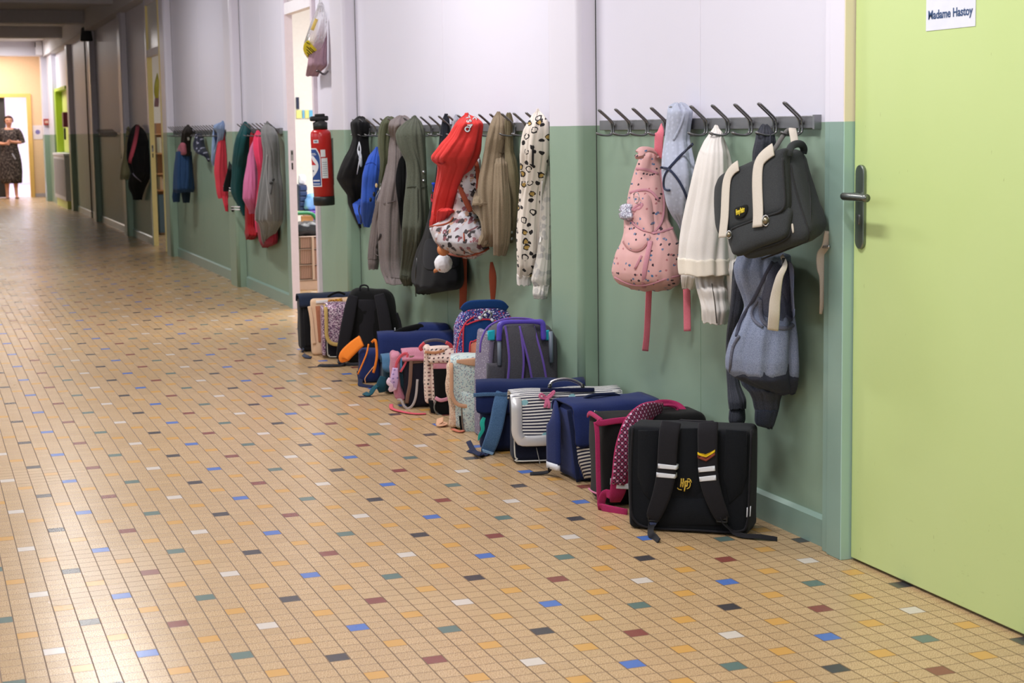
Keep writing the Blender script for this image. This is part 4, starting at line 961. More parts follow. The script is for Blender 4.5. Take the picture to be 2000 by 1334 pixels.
# ---- nearest rack -------------------------------------------------------
PINKPAT = pat_shapes((214, 166, 164), [(70, 52, 62), (78, 112, 150), (176, 112, 116), (60, 44, 56), (110, 120, 150)], 62, .90, 'pink_print', rad=.22); PINKW = fabric((236, 126, 144), (242, 148, 162)); PINKZ = fabric((200, 140, 154), (214, 158, 170))
r_ = hroot('backpack', 1290, 262, 'pale pink patterned backpack with two coral straps, leftmost on the nearest rack', 'backpack')
bp_ = hang('body', C4([(398, 300, 412), (430, 284, 420), (500, 258, 425), (560, 240, 430), (620, 226, 436), (700, 212, 445), (780, 200, 455), (850, 196, 490), (920, 178, 518), (970, 152, 524), (1020, 138, 526), (1070, 132, 527), (1110, 142, 525), (1140, 168, 515), (1162, 225, 480)]), PINKPAT, r_, k=1.35, fold=.035, back=.010, seed=2, ff=1.6, hollow=0)
hd = free('top_loop', [C4p([(288, 432)])[0] + (1.11,), C4p([(288, 405)])[0] + (1.10,), C4p([(310, 384)])[0] + (1.12,), C4p([(345, 384)])[0] + (1.15,), C4p([(385, 400)])[0] + (1.18,), C4p([(408, 420)])[0] + (1.19,)], [.014, .018, .02, .02, .018, .014], PINKPAT, r_, th=.25, nrm=(-.3, -.5, .8))
free('hanging_strap', [C4p([(395, 425)])[0] + (1.185,), C4p([(396, 350)])[0] + (1.175,), C4p([(400, 285)])[0] + (1.172,), C4p([(402, 262)])[0] + (1.185,)], .020, PINKW, r_, th=.15, nrm=(-.9, -.4, 0))
for nm, pp, hw, mm in (('zip', [(235, 628), (300, 612), (352, 618), (395, 672)], .0042, PINKZ), ('zip', [(270, 492), (330, 498), (392, 520)], .004, PINKZ), ('pocket_edge', [(235, 690), (238, 770), (262, 815), (310, 842), (362, 858)], .003, PINKZ), ('pocket_flap_edge', [(198, 905), (222, 940), (262, 960), (305, 950), (338, 905)], .004, fabric((170, 120, 120))), ('front_zip', [(350, 905), (335, 980), (318, 1060), (312, 1160)], .008, PINKZ), ('zip', [(300, 985), (262, 1060)], .004, PINKZ), ('side_seam', [(360, 860), (420, 850), (490, 822)], .004, PINKZ), ('side_seam', [(405, 500), (415, 600), (425, 700), (412, 800), (372, 850)], .0035, PINKZ), ('bottom_seam', [(150, 1105), (230, 1145), (330, 1150), (430, 1115), (520, 1095)], .003, PINKZ)):
    lay(nm, bp_, C4p(pp), hw, mm, r_)
patch('pocket', bp_, C4p([(240, 640), (300, 628), (345, 650), (362, 720), (362, 850), (300, 835), (258, 800), (238, 740)]), PINKPAT, r_, off=.008, bulge=.022)
patch('pocket_flap', bp_, C4p([(205, 870), (260, 845), (345, 868), (335, 910), (300, 945), (255, 955), (210, 925)]), PINKPAT, r_, off=.006, bulge=.010)
GLIT = pat_sequin([(190, 190, 206), (140, 142, 160), (225, 225, 236), (160, 150, 170)], 320, 'silver_glitter')
kc = patch('charm', bp_, C4p([(205, 715), (225, 695), (262, 700), (258, 735), (262, 775), (235, 790), (210, 785), (196, 755)]), GLIT, r_, off=.03, bulge=.006, label='silver glitter charm')
q0 = on(bp_, *C4p([(285, 665)])[0], .04)[0]
V, Fc = sweep([q0 + Vector((0.0, .022 * math.cos(a), .018 * math.sin(a))) for a in [2 * PI * i / 14 for i in range(14)]], .0014, n=5, sm=1, closed=True); mk('key_ring', rel(V, r_), Fc, CHROME, r_)
lay('bow', bp_, C4p([(268, 740), (285, 725), (305, 725), (318, 700), (296, 704), (276, 715), (262, 735)]), .0045, PINKZ, r_, off=.03, th=.4)
for pp in ([(345, 1150), (340, 1220), (331, 1300), (320, 1400), (318, 1518)], [(552, 1165), (556, 1230), (560, 1300), (560, 1400), (556, 1410)]): pass
free('shoulder_strap', [C8p([(348, 235)])[0] + (1.19,), C8p([(342, 270)])[0] + (1.18,), C8p([(335, 420)])[0] + (1.185,), C8p([(328, 550)])[0] + (1.19,), C8p([(318, 652)])[0] + (1.195,)], [.0105, .0105, .0105, .0105, .0112], PINKW, r_, th=.16)
free('shoulder_strap', [C8p([(572, 225)])[0] + (1.20,), C8p([(576, 300)])[0] + (1.20,), C8p([(578, 420)])[0] + (1.205,), C8p([(580, 530)])[0] + (1.205,)], .012, PINKW, r_, th=.16)
# pale blue hoodie
PBLUE = pat_dots((176, 182, 202), ((184, 190, 210), (180, 186, 206)), 60, .2, 1.0, 'pale_blue_jersey', .95, .1); NAVYC = fabric((52, 58, 80))
r_ = hroot('hoodie', 1340, 240, 'pale blue grey hoodie with navy seams hung by its hood, beside the pink backpack', 'hoodie')
o = hang('body', C4([(138, 448, 560), (165, 440, 588), (200, 437, 588), (260, 430, 580), (330, 424, 575), (400, 415, 590), (460, 410, 604), (520, 411, 610), (590, 418, 606), (650, 428, 598), (700, 438, 588), (750, 462, 578), (800, 500, 556), (842, 520, 545)]), PBLUE, r_, k=1.3, fold=.13, back=.022, seed=5, ff=1.9)
for pp, hw in (([(588, 352), (540, 400), (500, 440), (455, 492)], .0045), ([(408, 484), (432, 488), (455, 492)], .004), ([(455, 492), (490, 530), (530, 590), (560, 672)], .004), ([(455, 492), (432, 530), (427, 590), (440, 612), (462, 612)], .0035)): lay('navy_seam', o, C4p(pp), hw, NAVYC, r_, th=.6)
lay('hood_edge', o, C4p([(545, 150), (530, 220), (505, 280), (480, 330)]), .004, PBLUE, r_, off=.002, th=.8)
# cream sweatshirt
CREAM = fabric((230, 224, 220), (240, 235, 232), heather=.06); CREAM2 = fabric((230, 220, 206), (240, 232, 220), heather=.05)
r_ = hroot('sweatshirt', 1400, 258, 'cream white sweatshirt hanging between the pale blue hoodie and the charcoal satchel', 'sweatshirt')
o = hang('body', C4([(266, 706, 742), (290, 688, 762), (340, 655, 768), (400, 628, 784), (470, 610, 790), (540, 595, 792), (620, 578, 790), (700, 560, 786), (800, 543, 784), (900, 528, 782), (1003, 519, 780)]), CREAM, r_, k=1.25, fold=.13, back=.035, seed=9, ff=1.6)
hang('rear_panel', C4([(330, 740, 770), (400, 745, 795), (480, 745, 815), (600, 745, 838), (800, 745, 842), (940, 745, 840), (1010, 745, 838)]), CREAM, r_, k=1.1, fold=.08, back=.012, seed=8)
band = hang('hem_band', C4([(1000, 517, 781), (1030, 516, 782), (1060, 516, 784), (1084, 517, 786)]), CREAM2, r_, k=1.25, fold=.13, back=.036, seed=9, ff=1.6, grow=.4)
hang('back_hem', C4([(1040, 522, 640), (1100, 520, 640), (1140, 522, 625), (1166, 526, 608)]), CREAM, r_, k=1.0, fold=.06, back=.02, seed=4)
s1 = hang('sleeve', C4([(1085, 605, 790), (1130, 608, 780), (1180, 618, 790), (1230, 632, 790), (1290, 645, 800), (1360, 652, 788)]), CREAM, r_, k=1.2, fold=.10, back=.045, seed=7, emerge=28)
s2 = hang('cuff', C8([(375, 667, 826), (400, 670, 824), (430, 671, 818), (458, 673, 808)]), CREAM2, r_, k=1.2, fold=.07, back=.047, seed=7, hollow=1)
hang('rear_sleeve', C4([(980, 770, 842), (1080, 778, 838), (1180, 785, 832), (1260, 780, 818), (1330, 770, 800)]), CREAM, r_, k=1.2, fold=.1, back=.03, seed=6, emerge=28)
lay('zip', [s1, s2], C8p([(732, 240), (745, 300), (755, 380), (762, 478)]), .0016, fabric((90, 84, 80)), r_, th=.8)
# grey hoodie under the satchel
GREYN = fabric((56, 58, 66), (74, 76, 86), heather=.25); BLUEG = fabric((114, 124, 150), (152, 160, 184), heather=.3, scale=520); GREYB2 = fabric((98, 100, 118), (120, 124, 142), heather=.3)
r_ = hroot('hoodie', 1487, 255, 'long blue grey hoodie with dark sleeves and hem, hanging under the charcoal satchel', 'hoodie')
hang('hood', C4([(262, 966, 1030), (290, 948, 1048), (340, 938, 1054), (400, 926, 1046), (450, 925, 1035)]), GREYN, r_, k=1.2, fold=.15, back=.025, seed=11)
bd = hang('body', C8([(60, 905, 1235), (140, 880, 1243), (220, 895, 1247), (300, 925, 1240), (380, 945, 1236), (460, 920, 1248), (540, 885, 1252), (620, 862, 1252), (700, 850, 1252), (770, 852, 1248), (800, 872, 1246)]), BLUEG, r_, k=1.25, fold=.13, back=.016, seed=12, ff=1.8)
sl = hang('sleeve', C8([(110, 868, 955), (160, 862, 952), (240, 855, 945), (330, 848, 935), (420, 838, 925), (510, 826, 902), (600, 819, 875), (700, 817, 878), (800, 820, 892), (880, 824, 908), (960, 828, 938), (1005, 834, 940)]), GREYN, r_, k=1.1, fold=.09, back=.05, seed=13, emerge=28)
hang('cuff', C8([(1000, 846, 926), (1030, 836, 930), (1080, 832, 932), (1105, 842, 925), (1120, 865, 905)]), GREYN, r_, k=1.0, fold=.12, back=.053, seed=13)
hang('hem_band', C8([(712, 873, 1250), (760, 872, 1250), (810, 876, 1248), (850, 950, 1246), (885, 1030, 1243), (908, 1100, 1238)]), fabric((50, 54, 68), (66, 70, 86), heather=.2), r_, k=1.25, fold=.10, back=.014, seed=12, ff=1.8, grow=1)
hang('sleeve', C8([(800, 900, 1140), (860, 925, 1160), (905, 968, 1165), (950, 988, 1152), (1000, 998, 1145), (1020, 1004, 1140)]), fabric((62, 66, 78), (80, 84, 98), heather=.3), r_, k=1.1, fold=.10, back=.03, seed=15, emerge=28)
hang('cuff', C8([(1012, 1004, 1142), (1050, 1002, 1134), (1090, 1001, 1122), (1110, 1010, 1116), (1128, 1075, 1108)]), fabric((54, 60, 76), (70, 76, 92), heather=.25), r_, k=1.1, fold=.07, back=.033, seed=15)
hang('side_panel', C8([(690, 838, 880), (740, 840, 882), (800, 842, 878), (812, 842, 876)]), GREYB2, r_, k=.8, fold=.05, back=.06, seed=3)
lay('pocket_edge', bd, C8p([(1035, 330), (1035, 400), (1045, 460), (1085, 500), (1130, 505), (1190, 515), (1235, 490)]), .006, GREYB2, r_, th=.7)
lay('pocket_edge', bd, C8p([(1030, 322), (1000, 365), (975, 420), (1000, 470), (1050, 505)]), .004, GREYB2, r_, th=.7)
lay('front_edge', bd, C8p([(905, 560), (880, 600), (865, 640), (855, 700), (848, 800)]), .005, GREYB2, r_, th=.8, off=.005)
lay('front_zip', bd, C8p([(1110, 100), (1060, 190), (1010, 300), (950, 400), (905, 480), (890, 560)]), .005, fabric((72, 74, 90)), r_, th=.6)
patch('inner_panel', bd, C8p([(1110, 110), (1230, 110), (1240, 300), (1235, 460), (1100, 450), (1050, 420), (1040, 320), (1070, 220)]), fabric((84, 88, 108), (104, 108, 128), heather=.3), r_, off=.002, bulge=.004)

# charcoal satchel hung by its strap
CHAR = fabric((54, 56, 58), (70, 72, 74), scale=340, heather=.12); BEIGE = fabric((206, 196, 184), (222, 214, 204), heather=.08)
r_ = hroot('satchel', 1530, 262, 'charcoal canvas satchel with two cream straps, hung tilted from the rack nearest the door', 'school bag')
f_ = [atX(*C9p([(70, 500)])[0], 1.005), atX(*C9p([(735, 190)])[0], 1.095), atX(*C9p([(915, 1050)])[0], 1.075), atX(*C9p([(240, 1275)])[0], .985)]
btr = atX(*C9p([(862, 150)])[0], 1.205); bbr = atX(*C9p([(1150, 975)])[0], 1.20)
dv1 = btr - f_[1]; dv2 = bbr - f_[2]
body = hexbox('body', [f_[0], f_[1], f_[2], f_[3], f_[0] + dv1 * .9, btr, bbr, f_[3] + dv2 * .9], .035, CHAR, r_, (.22, .14, .22), wr=.005, bul=.010)
pn = (f_[1] - f_[0]).cross(f_[3] - f_[0]).normalized(); pn = -pn if pn.dot(CW) > 0 else pn
FP = (f_[0] * .25 + f_[1] * .25 + f_[2] * .25 + f_[3] * .25, pn)
# lower front pocket and the flap over it
patch('front_pocket', FP, C9p([(150, 900), (420, 830), (735, 740), (742, 930), (690, 1030), (480, 1110), (260, 1190), (205, 1120), (180, 1020)]), CHAR, r_, off=.018, bulge=.010)
fl = patch('flap', FP, C9p([(150, 440), (360, 350), (560, 260), (735, 200), (722, 300), (735, 520), (745, 730), (700, 800), (600, 830), (420, 890), (250, 955), (130, 1000), (88, 950), (72, 800), (70, 640), (85, 540)]), CHAR, r_, off=.026, bulge=.006)
lay('flap_binding', FP, C9p([(722, 300), (730, 450), (740, 600), (745, 720), (715, 790), (610, 828), (470, 872), (330, 925), (250, 958)]), .0035, fabric((44, 44, 46)), r_, off=.0265, th=.8)
free('flap_roll', [C9p([(722, 262)])[0] + (1.09,), C9p([(722, 215)])[0] + (1.09,), C9p([(745, 170)])[0] + (1.11,), C9p([(790, 148)])[0] + (1.14,), C9p([(835, 155)])[0] + (1.17,), C9p([(857, 195)])[0] + (1.185,), C9p([(850, 235)])[0] + (1.185,)], .0105, CHAR, r_, th=.7)
for pp in ([(330, 375), (280, 408), (235, 470), (215, 560), (208, 700), (202, 850), (190, 960), (182, 1040)], [(655, 225), (600, 262), (530, 330), (508, 430), (505, 560), (510, 700), (515, 830), (508, 945)]):
    lay('front_strap', FP, C9p(pp), .0165 if pp[0][0] < 400 else .0195, BEIGE, r_, off=.0345, th=.12)
for (x, y, rr) in ((243, 1015, .0085), (585, 885, .0115)):
    q = on(FP, *C9p([(x, y)])[0], .034)[0]; nn = Vector((-.5, -.85, 0)).normalized(); sd = nn.cross(Vector((0, 0, 1)))
    V, Fc = sweep([q + sd * (rr * .72 * math.cos(a)) + Vector((0, 0, 1.25 * rr * math.sin(a))) for a in [2 * PI * i / 16 for i in range(16)]], .0022, n=6, sm=1, closed=True); cl = mk('clasp', rel(V, r_), Fc, CHROME, r_)
    V, Fc = sweep([q - nn * .002, q + nn * .003], rr * .8, n=14, sm=1); mk('clasp_disc', rel(V, r_), Fc, plain((150, 140, 120), .3, .8, name='old_brass'), r_)
lay('gusset_seam', body, C9p([(735, 330), (760, 480), (800, 640), (860, 830), (905, 960), (900, 1045)]), .0028, fabric((46, 46, 48)), r_, off=.001, th=.8)
lay('gusset_seam', body, C9p([(850, 250), (880, 400), (915, 600), (918, 800), (920, 980)]), .0015, fabric((54, 54, 56)), r_, off=.001, th=.8)
lay('bottom_binding', FP, C9p([(245, 1190), (430, 1130), (600, 1080), (720, 1020), (740, 940)]), .0028, fabric((46, 46, 48)), r_, off=.002, th=.8)
lay('bottom_binding', body, C9p([(330, 1265), (520, 1200), (720, 1120), (890, 1050)]), .0028, fabric((46, 46, 48)), r_, off=.002, th=.8)
patch('side_label', body, C9p([(742, 900), (758, 895), (766, 965), (752, 972)]), BEIGE, r_, off=.002, bulge=.001)
free('handle', [C9p([(525, 275)])[0] + (1.10,), C9p([(590, 190)])[0] + (1.12,), C9p([(640, 110)])[0] + (1.14,), C9p([(690, 40)])[0] + (1.165,), C9p([(715, 22)])[0] + (1.175,), C9p([(745, 25)])[0] + (1.18,)], .0065, fabric((112, 110, 108)), r_, th=.7)
free('hanging_strap', [C9p([(775, 150)])[0] + (1.16,), C9p([(768, 100)])[0] + (1.165,), C9p([(755, 30)])[0] + (1.17,), C9p([(752, 5)])[0] + (1.18,)], .011, BEIGE, r_, th=.2)
LET = plain((222, 196, 40), .6, name='yellow_thread')
def cast_text(body_txt, anchor, xdir, ydir, size, m, root, os_, name='lettering', bold=.0006, off=.004, depth=.0006):
    q, nn = on(os_, *anchor, off); ax = (on(os_, *xdir, off)[0] - q).normalized(); az = ax.cross(nn).normalized()
    if az.z < 0: az = -az
    nz = ax.cross(az).normalized(); o = text_mesh(name, body_txt, size, m, root, q - root.location, (0, 0, 0), depth=depth, bold=bold)
    o.matrix_basis = Matrix.Translation(q - root.location) @ Matrix((ax * .30, az, nz)).transposed().to_4x4(); return o
patch('lettering_patch', FP, C9p([(290, 775), (345, 752), (408, 735), (415, 790), (370, 855), (298, 858)]), fabric((22, 22, 20)), r_, off=.0345, bulge=.0005)
cast_text('Harry Potter', C9p([(352, 797)])[0], C9p([(380, 786)])[0], None, .021, LET, r_, FP, bold=.0010, off=.036)
free('shoulder_strap', [C8p([(1165, 60)])[0] + (1.10,), C8p([(1185, 120)])[0] + (1.07,), C8p([(1150, 200)])[0] + (1.05,), C8p([(1125, 330)])[0] + (1.045,), C8p([(1118, 430)])[0] + (1.045,), C8p([(1110, 524)])[0] + (1.05,)], [.006, .007, .010, .0145, .0155, .0155], BEIGE, r_, th=.13, nrm=(-.6, -.8, 0))
free('strap_buckle', [C8p([(1178, 80)])[0] + (1.085,), C8p([(1183, 135)])[0] + (1.07,)], .006, CHROME, r_, th=.5)
free('shoulder_strap', [C9p([(1085, 960)])[0] + (1.19,), C9p([(1060, 1100)])[0] + (1.19,), C9p([(1030, 1180)])[0] + (1.195,), C9p([(1030, 1300)])[0] + (1.2,), C8p([(1425, 200)])[0] + (1.205,), C8p([(1418, 330)])[0] + (1.21,), C8p([(1407, 424)])[0] + (1.215,)], [.010, .011, .016, .016, .012, .008, .004], BEIGE, r_, th=.14)
free('strap_buckle', [C9p([(1030, 1105)])[0] + (1.185,), C9p([(1095, 1105)])[0] + (1.185,)], .004, CHROME, r_, th=.7)
free('web_loop', [C9p([(1080, 740)])[0] + (1.205,), C9p([(1110, 760)])[0] + (1.205,), C9p([(1125, 850)])[0] + (1.205,)], .004, BEIGE, r_, th=.5)

# ---- second rack --------------------------------------------------------
BLK = fabric((18, 18, 20), (34, 34, 38)); KH = fabric((128, 112, 92), (148, 132, 110), heather=.25)
def coat(name, px, label, cat): return hroot(name, px, 245, label, cat)
r_ = coat('hoodie', 700, 'black zip hoodie at the far end of the crowded rack, beside the fire extinguisher', 'hoodie')
o = hang('body', C3([(205, 160, 215), (230, 136, 240), (275, 140, 242), (320, 148, 236), (380, 134, 240), (430, 108, 246), (490, 82, 240), (545, 64, 220), (590, 84, 200), (640, 115, 190), (690, 120, 186), (740, 138, 186), (790, 160, 188), (825, 178, 190)]), BLK, r_, k=1.4, fold=.12, seed=21)
lay('zip', o, C3p([(180, 340), (188, 400), (178, 460), (166, 520)]), .003, REFL, r_, th=.5); patch('white_label', o, C3p([(172, 395), (190, 405), (195, 470), (182, 475)]), REFL, r_, off=.002, bulge=.001); lay('drawstring', o, C3p([(180, 345), (170, 400), (190, 440)]), .003, REFL, r_, th=.8)
BL = fabric((54, 92, 196), (76, 114, 212)); r_ = coat('jacket', 727, 'bright blue jacket half hidden between the black hoodie and the olive hoodie', 'jacket')
o = hang('body', C3([(380, 268, 288), (420, 232, 302), (470, 208, 306), (530, 192, 304), (600, 187, 296), (680, 185, 290), (740, 188, 270), (790, 196, 250), (818, 205, 238)]), BL, r_, k=1.3, fold=.10, seed=22, back=.03)
hang('sleeve', C3([(672, 170, 212), (690, 142, 212), (720, 148, 208), (760, 160, 200), (800, 174, 195)]), BL, r_, k=1.2, fold=.06, seed=23, emerge=28, back=.07)
lay('seam', o, C3p([(215, 470), (262, 455), (300, 520)]), .002, fabric((38, 66, 150)), r_, th=.8); lay('zip', [o], C3p([(196, 690), (190, 740), (188, 800)]), .0035, fabric((50, 52, 66)), r_, off=.03, th=.6)
kr = coat('keychain', 738, 'bunch of gold and black key charms dangling over the bright blue jacket', 'keychain')
for i, (x, y, rr, mm) in enumerate(((268, 570, 10, (220, 190, 140)), (285, 590, 12, (235, 235, 230)), (258, 625, 11, (20, 20, 24)), (282, 640, 14, (206, 160, 80)), (246, 655, 10, (26, 26, 30)), (276, 675, 10, (210, 166, 90)), (262, 715, 6, (230, 220, 220)), (290, 612, 9, (30, 30, 32)))):
    c = on(o, *C3p([(x, y)])[0], .055 + .006 * (i % 3))[0]; R2 = rr / 2.9 * 9.6 / 3157 * .7
    V, Fc = sweep([c + Vector((0, 0, -R2 * 1.6)), c, c + Vector((0, 0, R2 * 1.6))], [R2 * .6, R2, R2 * .5], n=8, flat=.6, sm=3); mk('charm', rel(V, kr), Fc, plain(mm, .35, .3 if i % 2 else 0), kr)
V, Fc = sweep([on(o, *C3p([(x, y)])[0], .055)[0] for x, y in ((285, 560), (270, 600), (262, 650), (262, 710))], .0022, n=6); mk('chain', rel(V, kr), Fc, CHROME, kr)
OL = fabric((88, 92, 72), (106, 110, 88), heather=.2); r_ = coat('hoodie', 757, 'narrow olive green hoodie hanging behind the mauve grey one', 'hoodie')
hang('body', C3([(208, 322, 378), (230, 302, 380), (270, 288, 372), (320, 284, 366), (380, 288, 362), (440, 298, 358), (500, 298, 346), (560, 290, 330), (600, 288, 320)]), OL, r_, k=1.3, fold=.13, seed=24, back=.02)
MAU = fabric((122, 112, 112), (142, 132, 130), heather=.25); r_ = coat('hoodie', 785, 'mauve grey zip hoodie hanging wide open in the middle of the crowded rack', 'hoodie')
o = hang('body', C3([(203, 385, 455), (218, 362, 470), (245, 352, 480), (275, 352, 470), (310, 360, 445), (360, 352, 436), (420, 348, 440), (480, 342, 442), (560, 330, 446), (640, 312, 442), (720, 300, 436), (800, 296, 434), (880, 296, 432), (950, 298, 430), (1005, 302, 428), (1060, 308, 430), (1100, 322, 436), (1140, 338, 448)]), MAU, r_, k=1.3, fold=.13, seed=26, back=.03, ff=2.2)
hang('sleeve', C3([(470, 335, 375), (540, 318, 362), (620, 296, 345), (700, 272, 328), (780, 254, 312), (860, 242, 304), (930, 232, 298), (1000, 228, 292)]), MAU, r_, k=1.1, fold=.10, seed=27, back=.10, emerge=70); hang('cuff', C3([(995, 229, 290), (1030, 229, 288), (1058, 232, 284)]), MAU, r_, k=1.0, fold=.06, seed=27, back=.102)
lay('sleeve_seam', o, C3p([(320, 690), (350, 682), (385, 672)]), .0025, fabric((100, 90, 90)), r_, th=.8); lay('pocket_edge', o, C3p([(300, 860), (290, 900), (275, 935), (282, 960)]), .005, fabric((60, 54, 54)), r_, th=.5)
lay('cuff_seam', o, C3p([(232, 965), (262, 972), (290, 985)]), .002, fabric((100, 90, 90)), r_, th=.8); lay('cuff_seam', o, C3p([(335, 1100), (380, 1112), (440, 1116)]), .002, fabric((100, 90, 90)), r_, th=.8)
patch('dark_lining', o, C3p([(405, 440), (440, 430), (450, 600), (435, 760), (420, 850), (400, 700), (385, 560)]), fabric((24, 24, 26)), r_, off=.004, bulge=.002)  # black patch painted in for the shaded gap beside the next hoodie
GR = fabric((76, 80, 68), (96, 100, 88), heather=.28); r_ = coat('hoodie', 805, 'dark green grey fleece hoodie with two snaps, right of the mauve grey one', 'hoodie')
o = hd = hang('body', C3([(203, 478, 505), (225, 440, 525), (260, 402, 538), (295, 388, 544), (350, 398, 548), (400, 420, 552), (450, 445, 556), (520, 452, 558), (590, 446, 560), (660, 440, 566), (740, 436, 572), (820, 432, 576), (900, 430, 562), (980, 425, 530), (1050, 418, 505), (1110, 412, 498), (1150, 430, 480)]), GR, r_, k=1.3, fold=.13, seed=28, back=.065, ff=2.2)
lay('yoke_seam', o, C3p([(450, 598), (490, 592), (540, 600), (562, 590)]), .0025, fabric((60, 64, 54)), r_, th=.8); lay('edge', o, C3p([(508, 600), (512, 760), (508, 900), (500, 1000)]), .003, fabric((60, 64, 54)), r_, th=.9); lay('cuff_seam', o, C3p([(415, 1090), (450, 1100), (498, 1085)]), .002, fabric((60, 64, 54)), r_, th=.8)
for y in (510, 560):
    q, nn = on([o, hd], *C3p([(543, y)])[0], .001); V, Fc = sweep([q, q + nn * .004], .0075, n=12, sm=1); mk('snap', rel(V, r_), Fc, CHROME, r_)
r_ = coat('coat', 868, 'black coat hanging behind the red hoodie, its hem showing below', 'coat')
hang('hood', C3([(193, 658, 684), (215, 648, 690), (260, 640, 694), (320, 630, 700), (400, 622, 700), (480, 618, 690)]), fabric((26, 28, 36), (44, 46, 54)), r_, k=1.1, fold=.12, seed=30, back=.02)
o = hang('body', C3([(460, 618, 690), (560, 606, 700), (640, 590, 720), (720, 575, 730), (800, 558, 745), (880, 545, 756), (960, 522, 758), (1030, 508, 757), (1100, 500, 755), (1150, 498, 740), (1178, 500, 670), (1195, 498, 580)]), fabric((13, 14, 18), (26, 28, 34)), r_, k=1.5, fold=.06, seed=31, back=.006, maxB=.07)
patch('flap', o, C3p([(555, 900), (640, 900), (720, 930), (740, 1040), (640, 1060), (550, 1050)]), fabric((26, 28, 34)), r_, off=.004, bulge=.003); lay('zip', o, C3p([(508, 1000), (500, 1100), (500, 1215)]), .003, PLASTIC, r_, off=.004)
lay('blue_trim', o, C3p([(598, 570), (600, 600), (606, 620)]), .008, fabric((40, 70, 190)), r_, off=.006); lay('red_trim', o, C3p([(590, 640), (592, 660), (596, 680)]), .006, fabric((150, 36, 56)), r_, off=.006)
r_ = coat('shirt', 888, 'pale grey garment of which only the collar shows behind the red hoodie', 'shirt')
hang('body', C3([(198, 716, 744), (215, 712, 750), (250, 705, 745), (300, 690, 740), (360, 680, 730)]), fabric((158, 158, 170), (180, 180, 192)), r_, k=1.0, fold=.12, seed=33, back=.03)
# floral backpack
FLB = pat_shapes((184, 182, 188), [(140, 92, 98), (44, 38, 42), (176, 140, 118), (120, 70, 78), (196, 192, 200), (60, 52, 54)], 26, .58, 'floral_print', base2=(168, 150, 150), rad=.25, wob=.8); LEA = fabric((150, 72, 50), (166, 86, 62), heather=.06, rough=.6)
r_ = coat('backpack', 915, 'grey floral print backpack with rust brown straps and a fox pompom charm', 'backpack')
o = hang('body', C3([(400, 822, 848), (440, 790, 868), (500, 760, 872), (560, 745, 868), (640, 730, 862), (720, 712, 858), (780, 660, 862), (822, 582, 880), (860, 590, 900), (900, 606, 915), (940, 640, 915), (970, 700, 890), (988, 760, 850)]), FLB, r_, k=1.3, fold=.03, seed=35, back=.055, hollow=0)
lay('strap', o, C3p([(738, 560), (762, 625), (790, 690), (812, 735)]), .012, LEA, r_, th=.25); lay('top_strap', o, C3p([(812, 420), (842, 460), (852, 540), (850, 620)]), .010, LEA, r_, th=.3)
lay('piping', o, C3p([(580, 822), (640, 815), (690, 800), (712, 770)]), .0045, LEA, r_, th=.8); lay('piping', o, C3p([(640, 948), (700, 980), (780, 985), (860, 965), (910, 940)]), .006, LEA, r_, th=.8); lay('pocket_zip', o, C3p([(770, 860), (772, 900), (774, 970)]), .003, LEA, r_, th=.8)
free('shoulder_strap', [C3p([(766, 985)])[0] + (1.185,), C3p([(768, 1080)])[0] + (1.19,), C3p([(768, 1180)])[0] + (1.2,), C3p([(764, 1290)])[0] + (1.215,)], [.020, .017, .018, .016], LEA, r_, th=.15)
free('shoulder_strap', [C3p([(928, 1020)])[0] + (1.19,), C3p([(934, 1090)])[0] + (1.195,), C3p([(936, 1160)])[0] + (1.205,), C3p([(935, 1255)])[0] + (1.215,)], [.006, .016, .015, .008], LEA, r_, th=.15)
fx = coat('keychain', 866, 'fox charm with a white pompom hanging from the floral backpack', 'keychain')
FOX = plain((200, 124, 76), .6, name='fox_felt')
def blob(name, c, rx, ry, rz, m, root, amp=0.0, n=16, seed=0):
    rings = []
    for i in range(n + 1):
        th_ = PI * i / n; rg = []
        for j in range(n * 2):
            ph = PI * j / n; d = Vector((math.sin(th_) * math.cos(ph), math.sin(th_) * math.sin(ph), math.cos(th_)))
            g = 1 + amp * noise.noise(d * 6 + Vector((seed, 0, 0))); rg.append(c + Vector((d.x * rx * g, d.y * ry * g, d.z * rz * g)))
        rings.append(rg)
    V, Fc = loft(rings[:], cap=False); return mk(name, rel(V, root), Fc, m, root)
qa = on(o, *C3p([(656, 1028)])[0], .02, 1.1)[0]; qa = atX(*C3p([(655, 1028)])[0], 1.05)
blob('pompom', qa, .040, .040, .041, fabric((236, 234, 240), heather=.03, bump=.6), fx, .10, 24, 3)
qb = atX(*C3p([(656, 950)])[0], .995); hdx = blob('fox_head', qb, .028, .028, .028, FOX, fx)
for sx in (-1, 1):
    V, Fc = sweep([qb + Vector((.018 * sx * .94, -.018 * sx * .34, .018)), qb + Vector((.024 * sx * .94, -.024 * sx * .34, .040))], [.009, .001], n=8, sm=2); mk('ear', rel(V, fx), Fc, FOX, fx)
V, Fc = sweep([atX(*C3p([(640, 1058)])[0], 1.03), atX(*C3p([(612, 1068)])[0], 1.03), atX(*C3p([(604, 1080)])[0], 1.03)], [.008, .009, .003], n=8); mk('tail', rel(V, fx), Fc, FOX, fx)
V, Fc = sweep([qb + Vector((0, 0, .03)), atX(*C3p([(655, 880)])[0], 1.03), atX(*C3p([(650, 835)])[0], 1.03)], .003, n=6); mk('chain', rel(V, fx), Fc, CHROME, fx)
